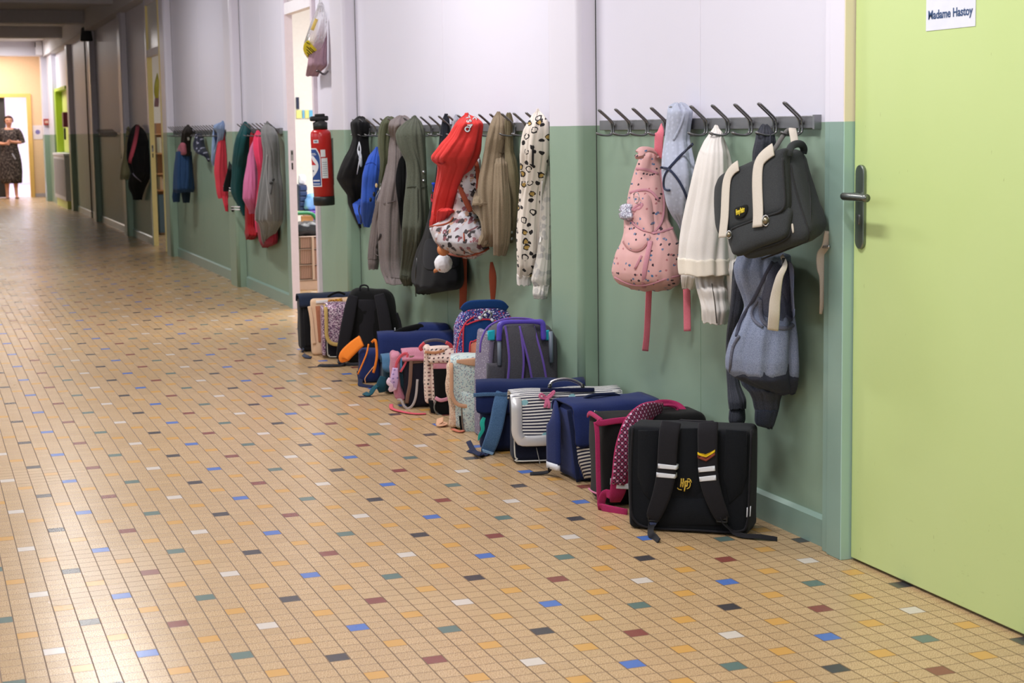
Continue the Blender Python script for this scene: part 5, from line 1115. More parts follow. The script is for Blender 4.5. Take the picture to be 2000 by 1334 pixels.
# red hoodie
REDH = fabric((208, 56, 54), (222, 78, 74), heather=.1); r_ = coat('hoodie', 905, 'bright red hoodie with white lettering on the hood, over the floral backpack', 'hoodie')
hd = bd = hang('body', C3([(190, 775, 800), (210, 755, 845), (235, 738, 872), (270, 718, 868), (310, 695, 862), (350, 660, 856), (390, 630, 848), (425, 604, 836), (450, 606, 824), (475, 634, 812), (520, 632, 786), (580, 620, 760), (640, 606, 742), (690, 598, 724), (745, 590, 712)]), REDH, r_, k=1.15, fold=.12, seed=41, back=.12, ff=2.3)
lay('armpit_seam', bd, C3p([(602, 436), (625, 455), (650, 462), (662, 452)]), .003, fabric((150, 30, 34)), r_, th=.8)
hang('cuff', C3([(735, 590, 640), (760, 588, 638), (790, 582, 632), (812, 577, 624)]), REDH, r_, k=1.0, fold=.10, seed=43, back=.18, hollow=1); hang('cuff', C3([(730, 620, 716), (765, 618, 700), (795, 615, 685), (815, 615, 668)]), REDH, r_, k=1.0, fold=.10, seed=44, back=.17, hollow=1)
WL = plain((240, 236, 240), .6, name='white_print'); NK = plain((30, 24, 40), .6, name='dark_print')
for i, (ch, x, y, sz, ang) in enumerate((('T', 790, 205, .027, -70), ('S', 800, 226, .028, -75), ('A', 806, 248, .027, -60), ('O', 790, 268, .030, -50), ('C', 832, 214, .022, -60))):
    q, nn = on(hd, *C3p([(x, y)])[0], .004); zax = (nn * .4 - ray(*C3p([(x, y)])[0]).normalized() * .6).normalized(); xa = Vector((0, 0, 1)).cross(zax).normalized(); ya = zax.cross(xa)
    a = math.radians(ang); x2 = xa * math.cos(a) + ya * math.sin(a); y2 = -xa * math.sin(a) + ya * math.cos(a)
    for nm, mm, of, bo in (('letter_outline', NK, .0, .0026), ('letter', WL, .002, .0010)):
        t_ = text_mesh(nm, ch, sz, mm, r_, (0, 0, 0), (0, 0, 0), depth=.0006, bold=bo)
        t_.matrix_basis = Matrix.Translation(q + zax * of - r_.location) @ Matrix((x2, y2, zax)).transposed().to_4x4()
# khaki sweatshirts
r_ = coat('sweatshirt', 975, 'khaki brown sweatshirt with long sleeves, between the red and the leopard print hoodies', 'sweatshirt')
o = hang('body', C3([(182, 955, 985), (205, 940, 1005), (250, 922, 1020), (320, 902, 1022), (400, 885, 1015), (480, 868, 1015), (560, 850, 1020), (620, 845, 1025), (700, 850, 1030), (780, 858, 1034), (860, 866, 1032), (925, 860, 1000)]), KH, r_, k=1.2, fold=.15, seed=50, back=.03)
hang('hem_fold', C3([(600, 845, 925), (640, 825, 926), (680, 817, 924), (695, 815, 922)]), KH, r_, k=1.0, fold=.05, seed=51, emerge=28, back=.115, hollow=1); hang('hem_fold', C3([(690, 820, 925), (720, 815, 925), (760, 850, 930), (820, 872, 935), (880, 868, 935), (918, 848, 925)]), KH, r_, k=1.0, fold=.10, seed=52, emerge=28, back=.10)
sv = hang('sleeve', C3([(380, 950, 1008), (450, 945, 1014), (530, 940, 1022), (620, 935, 1032), (700, 932, 1036), (780, 932, 1036), (850, 934, 1033), (920, 936, 1025), (978, 938, 1008)]), KH, r_, k=1.1, fold=.10, seed=53, emerge=28, back=.06)
lay('shoulder_seam', [o, sv], C3p([(970, 398), (985, 405), (1000, 400)]), .002, fabric((100, 86, 68)), r_, th=.8)
KH2 = fabric((104, 94, 72), (124, 112, 88), heather=.2); r_ = coat('jacket', 998, 'darker khaki jacket with metal eyelets on its hem, behind the khaki sweatshirt', 'jacket')
o = hang('body', C3([(190, 1012, 1040), (230, 1005, 1048), (300, 1005, 1046), (400, 1005, 1050), (450, 1008, 1064), (520, 1015, 1076), (600, 1025, 1080), (680, 1035, 1080), (760, 1030, 1076), (840, 1020, 1062), (905, 1022, 1048)]), KH2, r_, k=1.2, fold=.13, seed=54, back=.025)
for y in (850, 886):
    q, nn = on(o, *C3p([(1041, y)])[0], .001); V, Fc = sweep([q, q + nn * .004], .007, n=12, sm=1); mk('eyelet', rel(V, r_), Fc, CHROME, r_)
# leopard hoodie
def leopard():
    t = NT('leopard_print'); g = t.flat(); nn = t.node('ShaderNodeVectorMath', operation='SCALE'); t.link(t.noise(40, 2, vec=g, out=1), nn.inputs[0]); nn.inputs['Scale'].default_value = .022
    ad = t.node('ShaderNodeVectorMath', operation='ADD'); t.link(g, ad.inputs[0]); t.link(nn.outputs[0], ad.inputs[1])
    v = t.vor(26, 'F1', .8, ad.outputs[0], '2D'); sp = t.node('ShaderNodeSeparateColor'); t.link(v.outputs['Color'], sp.inputs[0]); d = v.outputs['Distance']
    big = t.math('GREATER_THAN', sp.outputs[0], .55)
    ring = t.math('MULTIPLY', t.math('GREATER_THAN', d, .20), t.math('LESS_THAN', d, .33)); gap = t.math('GREATER_THAN', t.noise(55, 1, vec=g), .40)
    rosette = t.math('MULTIPLY', t.math('MULTIPLY', ring, gap), big); dot = t.math('MULTIPLY', t.math('LESS_THAN', d, .22), t.math('SUBTRACT', 1.0, big)); core = t.math('MULTIPLY', t.math('LESS_THAN', d, .20), t.math('GREATER_THAN', sp.outputs[0], .70))
    col = t.mix(core, s2l((222, 212, 202)), s2l((178, 146, 82))); col = t.mix(t.math('MAXIMUM', rosette, dot), col, s2l((44, 40, 42)))
    return t.fin(col, .9, 0, .2, .1)
LEO = leopard(); r_ = coat('hoodie', 1050, 'white leopard print hoodie with black and ochre spots, nearest on the crowded rack', 'hoodie')
o = hang('body', C3([(168, 1180, 1200), (190, 1158, 1222), (225, 1138, 1246), (270, 1116, 1250), (330, 1104, 1250), (400, 1098, 1248), (480, 1098, 1236), (560, 1098, 1226), (640, 1090, 1214), (720, 1082, 1208), (800, 1074, 1204), (880, 1068, 1202), (960, 1067, 1200), (1040, 1070, 1192), (1100, 1071, 1170)]), LEO, r_, k=1.2, fold=.12, seed=60, back=.035, ff=2.0)
hang('hem_band', C3([(1092, 1070, 1166), (1115, 1070, 1160), (1146, 1072, 1156)]), CREAM, r_, k=1.1, fold=.06, seed=60, back=.04, hollow=1)
lay('drawstring', o, C3p([(1162, 360), (1160, 420), (1164, 480)]), .004, fabric((40, 38, 40)), r_, th=.8)
lay('frill', o, C3p([(1215, 560), (1208, 640), (1206, 720), (1202, 800), (1204, 880), (1198, 960)]), .004, CREAM, r_, th=.6, off=.004)
PL = pat_shapes((206, 200, 192), [(180, 176, 172), (172, 168, 166)], 30, .3, 'faded_leopard'); r_ = coat('hoodie', 1064, 'off-white hoodie with a faded print, squeezed between the leopard hoodie and the pillar', 'hoodie')
hang('body', C3([(238, 1222, 1250), (300, 1222, 1252), (400, 1222, 1254), (500, 1220, 1258), (600, 1214, 1262), (700, 1208, 1264), (800, 1204, 1265), (900, 1196, 1265), (1000, 1180, 1265), (1080, 1158, 1265), (1120, 1148, 1264), (1148, 1160, 1262)]), PL, r_, k=1.0, fold=.09, seed=61, back=.01)
hang('sleeve', C3([(1120, 1168, 1255), (1160, 1162, 1256), (1195, 1160, 1250), (1222, 1168, 1246)]), PL, r_, k=1.0, fold=.08, seed=62, emerge=28, back=.03, hollow=1)

# ---- third rack ---------------------------------------------------------
r_ = coat('jacket', 478, 'dark teal varsity jacket with black sleeves and white striped cuffs', 'jacket')
TE = fabric((18, 70, 74), (34, 90, 92), heather=.12, rough=.7)
hang('body', C5([(97, 216, 250), (120, 196, 272), (170, 174, 286), (230, 145, 288), (300, 128, 282), (400, 114, 270), (500, 106, 252), (600, 102, 242), (680, 98, 234), (740, 104, 230), (800, 128, 228), (860, 165, 228), (910, 190, 230), (955, 210, 232)]), TE, r_, k=1.4, fold=.10, seed=70, back=.02)
hang('sleeve', C5([(400, 94, 122), (470, 82, 118), (550, 66, 112), (620, 48, 106), (680, 32, 100), (728, 30, 98)]), BLK, r_, k=1.0, fold=.06, seed=71, emerge=28, back=.09); o = hang('cuff', C5([(855, 112, 178), (880, 104, 180), (905, 104, 182), (918, 110, 176)]), BLK, r_, k=1.0, fold=.05, seed=72, emerge=28, back=.06)
for yy in (688, 712): free('stripe', [C5p([(30, yy - 4)])[0] + (1.125,), C5p([(98, yy + 16)])[0] + (1.13,)], .0045, WL, r_, th=.5, sm=1)
for yy in (876, 900): free('stripe', [C5p([(104, yy)])[0] + (1.115,), C5p([(182, yy + 2)])[0] + (1.12,)], .0045, WL, r_, th=.5, sm=1)
r_ = coat('shirt', 494, 'dark red shirt hanging behind the mauve pink hoodie', 'shirt')
hang('body', C5([(188, 285, 322), (230, 278, 330), (320, 276, 336), (500, 260, 336), (700, 245, 336), (850, 232, 336), (950, 231, 334), (1050, 232, 332), (1130, 235, 350), (1176, 238, 322)]), fabric((150, 20, 30), (170, 36, 46)), r_, k=1.4, fold=.10, seed=73, back=.003, maxB=.03)
MP = fabric((204, 110, 156), (220, 134, 174)); HP_ = fabric((222, 62, 100), (234, 86, 120)); r_ = coat('hoodie', 505, 'mauve and hot pink hoodie hanging beside the grey velvet jacket', 'hoodie')
hang('body', C5([(262, 305, 336), (320, 278, 334), (400, 256, 334), (480, 244, 340), (560, 234, 345), (640, 224, 350), (720, 220, 352), (800, 218, 350), (850, 240, 345), (900, 265, 335), (935, 270, 318)]), MP, r_, k=1.2, fold=.12, seed=74, back=.05)
hang('hood', C5([(180, 332, 368), (205, 318, 386), (250, 306, 396), (320, 306, 404), (400, 318, 410), (480, 338, 412), (560, 348, 405), (650, 348, 396), (750, 340, 385), (850, 330, 382), (950, 322, 384), (1050, 325, 385), (1108, 334, 382)]), HP_, r_, k=1.2, fold=.12, seed=75, back=.035)
r_ = coat('jacket', 528, 'mid grey velvet hooded jacket nearest the white doorway on its rack', 'jacket')
GV = fabric((92, 92, 92), (114, 114, 114), sheen=.4, heather=.2)
o = hang('body', C5([(95, 428, 452), (115, 410, 480), (150, 390, 505), (200, 388, 528), (270, 396, 540), (350, 408, 546), (420, 408, 548), (500, 398, 550), (580, 388, 556), (660, 376, 564), (750, 366, 568), (850, 355, 570), (930, 346, 570), (1000, 345, 566), (1030, 372, 556), (1080, 385, 530), (1130, 388, 505), (1180, 392, 468), (1215, 402, 452)]), GV, r_, k=1.35, fold=.13, seed=76, back=.045)
lay('zip', o, C5p([(440, 390), (432, 500), (432, 620), (445, 740), (470, 900), (480, 1050)]), .003, fabric((140, 140, 140)), r_, th=.8); lay('pocket_edge', o, C5p([(490, 640), (482, 700), (470, 760)]), .004, fabric((60, 60, 60)), r_, th=.6)
for x, y in ((465, 662), (488, 632)): q, nn = on(o, *C5p([(x, y)])[0], .004); V, Fc = sweep([q, q + Vector((.01, 0, .012))], .008, n=8, sm=1); mk('toggle', rel(V, r_), Fc, PLASTIC, r_)
r_ = coat('shirt', 520, 'wine red shirt of which only the hem shows below the grey velvet jacket', 'shirt')
hang('body', C5([(900, 340, 500), (1000, 345, 512), (1080, 356, 514), (1150, 366, 512), (1200, 374, 502), (1230, 380, 480), (1252, 388, 444)]), fabric((140, 34, 54), (160, 50, 70)), r_, k=1.4, fold=.10, seed=77, back=.003, maxB=.025)
# ---- fourth rack --------------------------------------------------------
r_ = coat('jacket', 366, 'black furry jacket with a pink pocket hanging over denim trousers', 'jacket')
o = hang('body', C6([(165, 275, 325), (185, 250, 350), (220, 225, 362), (260, 212, 364), (320, 207, 350), (380, 206, 342), (440, 215, 342), (500, 220, 342), (530, 240, 342)]), fabric((30, 26, 24), (54, 48, 44), scale=160, heather=.4), r_, k=1.2, fold=.16, seed=80, back=.05)
patch('pink_pocket', o, C6p([(210, 375), (265, 385), (282, 450), (275, 515), (170, 520), (170, 450)]), fabric((164, 92, 108), (186, 118, 130)), r_, off=.008, bulge=.01); patch('silver_badge', o, C6p([(165, 445), (188, 445), (188, 482), (165, 482)]), SILVER, r_, off=.014, bulge=.002); patch('silver_badge', o, C6p([(290, 308), (315, 305), (318, 335), (295, 340)]), SILVER, r_, off=.01, bulge=.002)
DEN = fabric((28, 52, 86), (50, 78, 116), heather=.3); r_ = coat('trousers', 374, 'dark blue denim trousers hanging under the black furry jacket', 'trousers')
hang('body', C6([(490, 155, 345), (560, 148, 350), (640, 138, 355), (720, 130, 360), (800, 124, 364), (880, 120, 368), (950, 118, 370), (985, 122, 360)]), DEN, r_, k=1.3, fold=.08, seed=81, back=.03)
hang('leg', C6([(950, 116, 208), (1000, 110, 204), (1050, 104, 200), (1105, 112, 196)]), DEN, r_, k=1.0, fold=.08, seed=82, back=.06, hollow=1); hang('leg', C6([(960, 202, 335), (1000, 212, 330), (1050, 222, 326), (1112, 234, 320)]), fabric((22, 40, 58), (40, 58, 78), heather=.3), r_, k=1.0, fold=.08, seed=83, back=.04, hollow=1)
r_ = coat('sun_hat', 390, 'navy cloth hat with small pale spots, beside the black furry jacket', 'hat')
hang('crown', C6([(275, 392, 488), (300, 382, 498), (340, 372, 506), (385, 358, 514), (430, 360, 524), (470, 378, 540), (505, 415, 554), (545, 505, 566), (580, 530, 572), (605, 548, 568)]), pat_dots((28, 32, 50), (150, 150, 170), 24, .16, .8, 'spotted_navy'), r_, k=1.1, fold=.08, seed=84, back=.02)
r_ = coat('jacket', 425, 'light blue jacket with a dark inside, at the near end of its rack', 'jacket')
LB = fabric((142, 164, 204), (166, 186, 220)); hang('body', C6([(118, 712, 745), (145, 640, 750), (190, 618, 750), (240, 660, 748), (300, 668, 740), (380, 655, 720), (440, 640, 690), (520, 620, 665)]), LB, r_, k=1.2, fold=.12, seed=85, back=.05)
hang('sleeve', C6([(170, 615, 640), (240, 608, 640), (330, 600, 640), (420, 594, 645), (520, 590, 645), (600, 588, 640), (655, 602, 632)]), LB, r_, k=1.0, fold=.08, seed=86, emerge=28, back=.03); hang('lining', C6([(220, 622, 655), (300, 625, 668), (380, 640, 660), (450, 640, 655)]), fabric((40, 48, 76)), r_, k=1.0, fold=.08, seed=87, emerge=28, back=.04)
r_ = coat('hoodie', 434, 'coral red hoodie hanging against the pillar, below the light blue jacket', 'hoodie')
hang('body', C6([(248, 700, 752), (300, 690, 756), (380, 676, 762), (460, 663, 768), (550, 650, 774), (640, 641, 778), (740, 636, 782), (840, 645, 786), (930, 652, 792), (1000, 662, 796), (1055, 676, 798)]), fabric((204, 58, 74), (220, 84, 96)), r_, k=1.2, fold=.13, seed=88, back=.03)
hang('sleeve', C6([(960, 715, 796), (1040, 722, 797), (1110, 738, 799), (1170, 752, 801), (1220, 764, 802)]), fabric((190, 44, 60)), r_, k=1.0, fold=.06, seed=89, emerge=28, back=.07, hollow=1)
# ---- fifth rack ---------------------------------------------------------
r_ = coat('sweatshirt', 250, 'pale khaki sweatshirt in the dim bay, left of the black jacket with a pink stripe', 'sweatshirt')
hang('body', C7([(235, 228, 252), (270, 220, 256), (340, 212, 254), (430, 202, 250), (520, 190, 248), (600, 176, 250), (670, 166, 254), (716, 168, 250)]), fabric((176, 170, 132), (190, 184, 146)), r_, k=1.2, fold=.09, seed=90, back=.03)
r_ = coat('scarf', 246, 'narrow black scarf behind the pale khaki sweatshirt', 'scarf')
hang('body', C7([(240, 214, 232), (300, 202, 228), (380, 190, 218), (450, 180, 206), (520, 174, 196)]), BLK, r_, k=1.0, fold=.06, seed=91, back=.012)
r_ = coat('jacket', 268, 'black sports jacket with a pink stripe, alone with a khaki top in the dim bay', 'jacket')
o = hang('body', C7([(215, 302, 342), (240, 278, 372), (290, 258, 402), (360, 244, 424), (440, 238, 434), (520, 236, 438), (600, 245, 440), (660, 258, 440), (720, 238, 425), (760, 234, 408), (800, 245, 392), (850, 275, 378), (905, 290, 366)]), BLK, r_, k=1.3, fold=.12, seed=92, back=.02)
lay('pink_stripe', o, C7p([(330, 232), (315, 320), (292, 430), (262, 560)]), .022, fabric((196, 84, 104)), r_, off=.022, th=.5, jump=2); lay('silver_stripe', o, C7p([(285, 655), (320, 695), (360, 730)]), .006, fabric((150, 146, 170)), r_, jump=2, off=.02, th=.3)

# ================================================================ FIRE EXTINGUISHER
EX, EY, ER = 1.150, 5.42, .062
REDP = plain((190, 26, 28), .22, 0, .6, name='red_enamel'); BLK_P = plain((24, 24, 26), .45, name='black_rubber')
r_ = empty('fire_extinguisher', (EX, EY, .755), 'red fire extinguisher with blue label mounted on the wall beside the white open doorway', 'fire extinguisher')
def lathe(name, prof, m, root, cx=0, cy=0, n=36, label=None):
    V, Fc = loft([[(cx + r * math.cos(2 * PI * j / n), cy + r * math.sin(2 * PI * j / n), z) for j in range(n)] for r, z in prof]); return mk(name, V, Fc, m, root, True, label)
r_.rotation_euler = (0, -.028, 0)
lathe('cylinder', [(.05, .046), (ER, .05), (ER, .41), (ER * .98, .43), (ER * .92, .443), (ER * .75, .452), (.024, .46)], REDP, r_)
lathe('base', [(.055, 0), (ER + .003, .004), (ER + .004, .05), (ER, .056), (.05, .057)], BLK_P, r_)
vb = lathe('valve', [(.026, .45), (.042, .455), (.044, .495), (.030, .502), (.024, .51)], BLK_P, r_)
V, Fc = rbox(.11, .036, .030, .010, .03, base=(-.005, 0, .505)); mk('grip', V, Fc, BLK_P, r_)
V, Fc = rbox(.06, .03, .016, .007, .03, base=(.0, 0, .532)); mk('lever', V, Fc, BLK_P, r_)
MB().box(.045, .085, -.012, .012, .12, .40).build('wall_bracket', M_STEEL, r_)
def curved(name, a0, a1, z0, z1, m, off=.0008, fn=None, label=None, parent=None):
    V = []; Fc = []; na, nz = 16, 14
    for i in range(nz + 1):
        k = i / nz; z = z0 + (z1 - z0) * k
        b0, b1 = (a0, a1) if not fn else fn(k)
        for j in range(na + 1):
            a = math.radians(b0 + (b1 - b0) * j / na); V.append(((ER + off) * math.cos(a), (ER + off) * math.sin(a), z))
    for i in range(nz):
        for j in range(na): q = i * (na + 1) + j; Fc.append((q, q + 1, q + na + 2, q + na + 1))
    return mk(name, V, Fc, m, parent or r_, True, label)
WLB = plain((226, 226, 232), .4, name='label_white'); BLB = plain((36, 70, 140), .4, name='label_blue'); RLB = plain((190, 36, 44), .4, name='label_red'); GLB = plain((120, 130, 150), .4, name='label_grey')
lb = curved('label', -195, -112, .115, .345, WLB, .0006, lambda k: (-195, -112 - 22 * max(0, (k - .72) / .28) ** 2), label='blue and white instruction label')
curved('label_field', -193, -116, .122, .338, BLB, .0009, lambda k: (-193, -116 - 22 * max(0, (k - .72) / .28) ** 2), parent=lb)
curved('label_drop', -193, -128, .165, .30, WLB, .0012, lambda k: (-193, -193 + 68 * math.sin(PI * min(1, k * .86 + .02)) ** .7), parent=lb)
curved('label_wedge', -190, -140, .245, .29, RLB, .0015, lambda k: (-190, -138 - 46 * k), parent=lb)
for z0, z1, m_, a0, a1 in ((.130, .135, WLB, -178, -122), (.148, .156, WLB, -170, -122), (.205, .215, GLB, -172, -158), (.312, .315, WLB, -180, -140), (.305, .308, WLB, -180, -136)): curved('label_line', a0, a1, z0, z1, m_, .0018, parent=lb)
curved('sticker', -150, -118, .375, .395, WLB, .001); curved('sticker_barcode', -144, -124, .380, .390, GLB, .0014)
curved('instruction_sheet', -108, -74, .165, .285, WLB, .001); curved('instruction_sheet', -110, -84, .292, .335, WLB, .001)
for i in range(7): curved('sheet_line', -104, -78, .18 + i * .013, .183 + i * .013, GLB, .0014)

# ================================================================ BAGS HUNG ABOVE IT
def plastic_mat():
    t = NT('clear_plastic'); b = t.b
    b.inputs['Transmission Weight'].default_value = .75; b.inputs['IOR'].default_value = 1.2; b.inputs['Alpha'].default_value = .75
    t.bump(t.noise(30, 3), .8, .004); return t.fin((.93, .93, .95), .12, 0, .8)
C10, C10p = crop(560, 0, 5.13), cxy(560, 0, 5.13)
r_ = hroot('plastic_bag', 626, 60, 'clear plastic bag with a yellow printed corner hanging above the fire extinguisher', 'bag', group=None, X=1.19)
hang('bag_neck', C10([(-40, 330, 350), (0, 326, 352), (50, 322, 356), (90, 306, 372)]), plastic_mat(), r_, k=.7, fold=.2, seed=5, back=.05, n=40)
pb = hang('bag_body', C10([(80, 310, 370), (120, 295, 385), (180, 272, 398), (260, 240, 400), (340, 212, 392), (420, 185, 372), (490, 172, 345), (560, 192, 322), (610, 235, 292)]), plastic_mat(), r_, k=.55, fold=.12, seed=6, back=.055, n=48, hollow=0)
YEL = plain((240, 224, 40), .35, name='yellow_print'); patch('yellow_print', pb, C10p([(175, 440), (215, 405), (245, 440), (300, 500), (300, 560), (262, 618), (225, 590), (190, 545), (165, 500)]), YEL, r_, off=.003, bulge=.002)
for a, b_ in (((200, 420), (232, 438)), ((200, 460), (262, 520)), ((200, 490), (262, 550)), ((205, 520), (255, 578)), ((235, 470), (288, 530)), ((215, 550), (240, 590))): lay('print_line', pb, C10p([a, ((a[0] + b_[0]) / 2, (a[1] + b_[1]) / 2), b_]), .0024, plain((40, 36, 30), .5), r_, off=.0075, th=.3)
lay('yellow_stripe', pb, C10p([(300, 190), (280, 240), (255, 300)]), .010, plain((226, 196, 100), .4), r_, off=.003, th=.2)
r_ = hroot('drawstring_bag', 625, 120, 'mauve cloth bag hanging behind the clear plastic bag in the doorway corner', 'bag', group=None, X=1.2)
hang('body', C10([(200, 372, 400), (300, 350, 405), (400, 300, 408), (500, 250, 412), (580, 215, 412), (660, 205, 412), (720, 196, 345), (758, 190, 322)]), fabric((164, 132, 146), (184, 152, 164)), r_, k=.7, fold=.12, seed=9, back=.01)
free('rim_tube', [C10p([(300, 715)])[0] + (1.12,), C10p([(320, 712)])[0] + (1.13,), C10p([(355, 738)])[0] + (1.15,), C10p([(385, 742)])[0] + (1.18,), C10p([(412, 715)])[0] + (1.225,)], .006, plain((44, 30, 36), .3), r_, th=1)
# ================================================================ CLASSROOM THINGS SEEN THROUGH THE DOORWAYS
def ybox(name, x0, y0, x1, y1, Y, dep, m, parent=None, bevel=.003, root_label=None, cat=None, ground=False):
    """box whose near face fills a picture rectangle at distance Y, with its real depth"""
    a = atY(x0, y1, Y); b = atY(x1, y0, Y); z0 = 0 if ground else a.z
    if parent is None:
        r = empty(name, ((a.x + b.x) / 2, Y, z0), root_label, cat); p = r
    else: p = parent
    L = p.location; o = MB().box(min(a.x, b.x) - L.x, max(a.x, b.x) - L.x, Y - L.y, Y + dep - L.y, z0 - L.z, b.z - L.z).build(name if parent else 'body', m, p, bevel=bevel)
    return (p, o)
ORGW = plain((214, 160, 110), .5, name='beech_wood'); PK = plain((206, 176, 160), .6, name='beige_panel')
c, _ = ybox('cabinet', 586, 546, 648, 574, 7.9, .45, PK, root_label='low beige cabinet with fluted brown doors inside the classroom', cat='cabinet', ground=True)
MESHM = pat_stripes((168, 132, 118), (128, 98, 88), .014, .5, axis=0, name='fluted_brown')
a = atY(586, 546, 7.9); b_ = atY(648, 470, 7.9)
xs = [586, 612, 648]; ysn = [546, 517, 486, 462]
for i in range(2):
    for j in range(3): ybox('door_panel', xs[i] + .8, ysn[j + 1] + .8, xs[i + 1] - .8, ysn[j] - .8, 7.905, .44, MESHM, parent=c)
for y in ysn: ybox('rail', 586, y - .9, 648, y + .9, 7.895, .45, plain((196, 170, 156), .5), parent=c, bevel=0)
ybox('stile', 611, 462, 613, 546, 7.893, .45, plain((196, 170, 156), .5), parent=c, bevel=0)
r_ = empty('bin_bag', atY(608, 462, 7.95), 'crumpled black plastic bag on the low beige cabinet in the classroom', 'bag'); top = atY(608, 463, 7.95).z
V, Fc = rbox(.30, .26, .10, .045, .03, fn=lambda x, y, z: (x + .02, y + .14, z + .004)); o = mk('sack', V, Fc, plain((26, 32, 40), .25, name='black_film'), r_); wrinkle(o, .022, 14, 3)
sh, _ = ybox('classroom_chair', 589, 421, 612, 441, 9.2, .02, ORGW, root_label='small school chair with green tube frame and wooden back inside the classroom', cat='chair')
fr = [atY(x, y, 9.17) for x, y in ((575, 417), (590, 416), (603, 416), (612, 420), (619, 432), (624, 446), (627, 470))]; V, Fc = sweep(fr, .016, n=8); mk('frame', rel(V, sh), Fc, plain((18, 120, 76), .35, name='green_enamel'), sh)
for x in (592, 622): p0 = atY(x, 445, 9.19); V, Fc = sweep([p0, Vector((p0.x, 9.19, 0))], .014, n=8, sm=1); mk('leg', rel(V, sh), Fc, plain((18, 120, 76), .35), sh)
p0 = atY(606, 455, 9.2); V, Fc = rbox(.34, .34, .02, .009, .05, base=(p0.x - sh.location.x, .18, p0.z - .09 - sh.location.z)); mk('seat', V, Fc, ORGW, sh)
tb, _ = ybox('classroom_table', 575, 417, 640, 421, 9.75, .7, plain((228, 224, 214), .5), root_label='white table carrying a navy drawer tower and a purple box in the classroom', cat='table')
for dx in (-.2, .3):
    for dy in (.05, .62): MB().box(dx - .02, dx + .02, dy - .02, dy + .02, -tb.location.z, 0).build('leg', M_STEEL, tb)
NV = plain((26, 44, 84), .5, name='navy_plastic'); tw, _ = ybox('drawer_tower', 585, 361, 599, 416, 9.95, .3, NV, root_label='tall navy drawer tower on the white classroom table', cat='drawers')
for k in range(5): ybox('drawer', 586.5, 364 + k * 10.3, 600, 372 + k * 10.3, 9.94, .3, plain((34, 56, 100), .45), parent=tw)
V, Fc = rbox(.07, .07, .09, .03, .02); o = mk('tissue_pack', V, Fc, plain((236, 236, 244), .8), None); p0 = atY(590, 361, 10.05); o.location = p0; tag(o, 'small white tissue pack on top of the navy drawer tower', 'tissues'); wrinkle(o, .01, 25)
bx, _ = ybox('storage_box', 606, 412, 624, 432, 9.76, .3, plain((110, 60, 170), .45, name='purple_plastic_box'), root_label='purple storage box at the edge of the white classroom table', cat='box')
o = mk('sponge_bag', *rbox(.16, .12, .15, .05, .03), plain((120, 170, 226), .5), None); o.location = atY(613, 412, 9.9); tag(o, 'pale blue and white packet standing on the purple storage box', 'bag'); wrinkle(o, .02, 14)
bk, _ = ybox('picture_book', 588, 413.5, 605, 417, 9.72, .2, plain((220, 222, 120), .5), root_label='yellow green book lying on the white classroom table', cat='book')
# frieze of coloured squares and a navy strip on the classroom's end wall
fz = empty('wall_frieze', (2.4, 11.885, 1.35), 'row of pale yellow and blue paper squares on the classroom end wall', 'frieze')
for x0, x1, cc in ((579, 589, (238, 238, 150)), (591, 594, (110, 190, 236)), (596, 603, (238, 238, 150)), (604, 612.5, (110, 190, 236)), (613.5, 622, (238, 238, 150)), (624, 632, (110, 190, 236))):
    a = atY(x0, 231, 11.885); b_ = atY(x1, 215, 11.885); MB().box(a.x - 2.4, b_.x - 2.4, -.004, .004, a.z - 1.35, b_.z - 1.35).build('square', plain(cc, .7), fz)
a = atY(579, 213, 11.88); b_ = atY(584, 190, 11.88); o = MB().box(-(b_.x - a.x) / 2, (b_.x - a.x) / 2, -.006, .006, 0, b_.z - a.z).build('wall_poster', plain((20, 34, 70), .6)); o.location = ((a.x + b_.x) / 2, 11.885, a.z); tag(o, 'narrow navy poster on the classroom end wall above the frieze', 'poster')
# second classroom
bc, _ = ybox('bookcase', 308, 240, 345, 330, 15.6, .4, plain((150, 112, 78), .6, name='brown_board'), root_label='brown bookcase inside the second classroom with the yellow door frame', cat='bookcase', ground=True)
for y in (262, 300, 340, 372): ybox('shelf', 308, y - 1.5, 345, y + 1.5, 15.3, .68, ORGW, parent=bc, bevel=0)
for i, (x0, x1, y0, y1, cc) in enumerate(((312, 315, 268, 299, (236, 226, 200)), (316, 320, 270, 299, (120, 90, 70)), (313, 317, 345, 371, (226, 190, 160)), (318, 323, 350, 371, (236, 232, 226)), (313, 326, 380, 455, (92, 118, 140)))):
    o_, _ = ybox(('picture_book', 'picture_book', 'toy_box', 'toy_box', 'storage_crate')[i], x0, y0, x1, y1, 15.32, .2, plain(cc, .6), root_label=('cream book on the bookcase shelf behind the yellow door frame', 'dark brown book beside the cream one in the second classroom', 'peach toy box on the orange shelf behind the yellow door frame', 'white toy box beside the peach one in the second classroom', 'tall blue grey crate at the foot of the second classroom bookcase')[i], cat=('book', 'book', 'box', 'box', 'crate')[i])
C11, C11p = crop(270, 0, 4.765), cxy(270, 0, 4.765)
r_ = hroot('plastic_bag', 306, 170, 'clear plastic bag with yellow print hanging in the yellow framed doorway', 'bag', group=None, X=1.3)
hang('bag_body', C11([(690, 172, 186), (740, 160, 196), (800, 150, 198), (860, 146, 196), (910, 155, 192)]), plain((190, 186, 80), .4, name='yellow_plastic'), r_, k=.6, fold=.1, seed=3, back=.0, xw=1.32, n=30); hang('lower_bag', C11([(890, 160, 196), (950, 152, 196), (990, 150, 192)]), fabric((150, 120, 134)), r_, k=.6, fold=.1, seed=4, back=.0, xw=1.33, n=30)

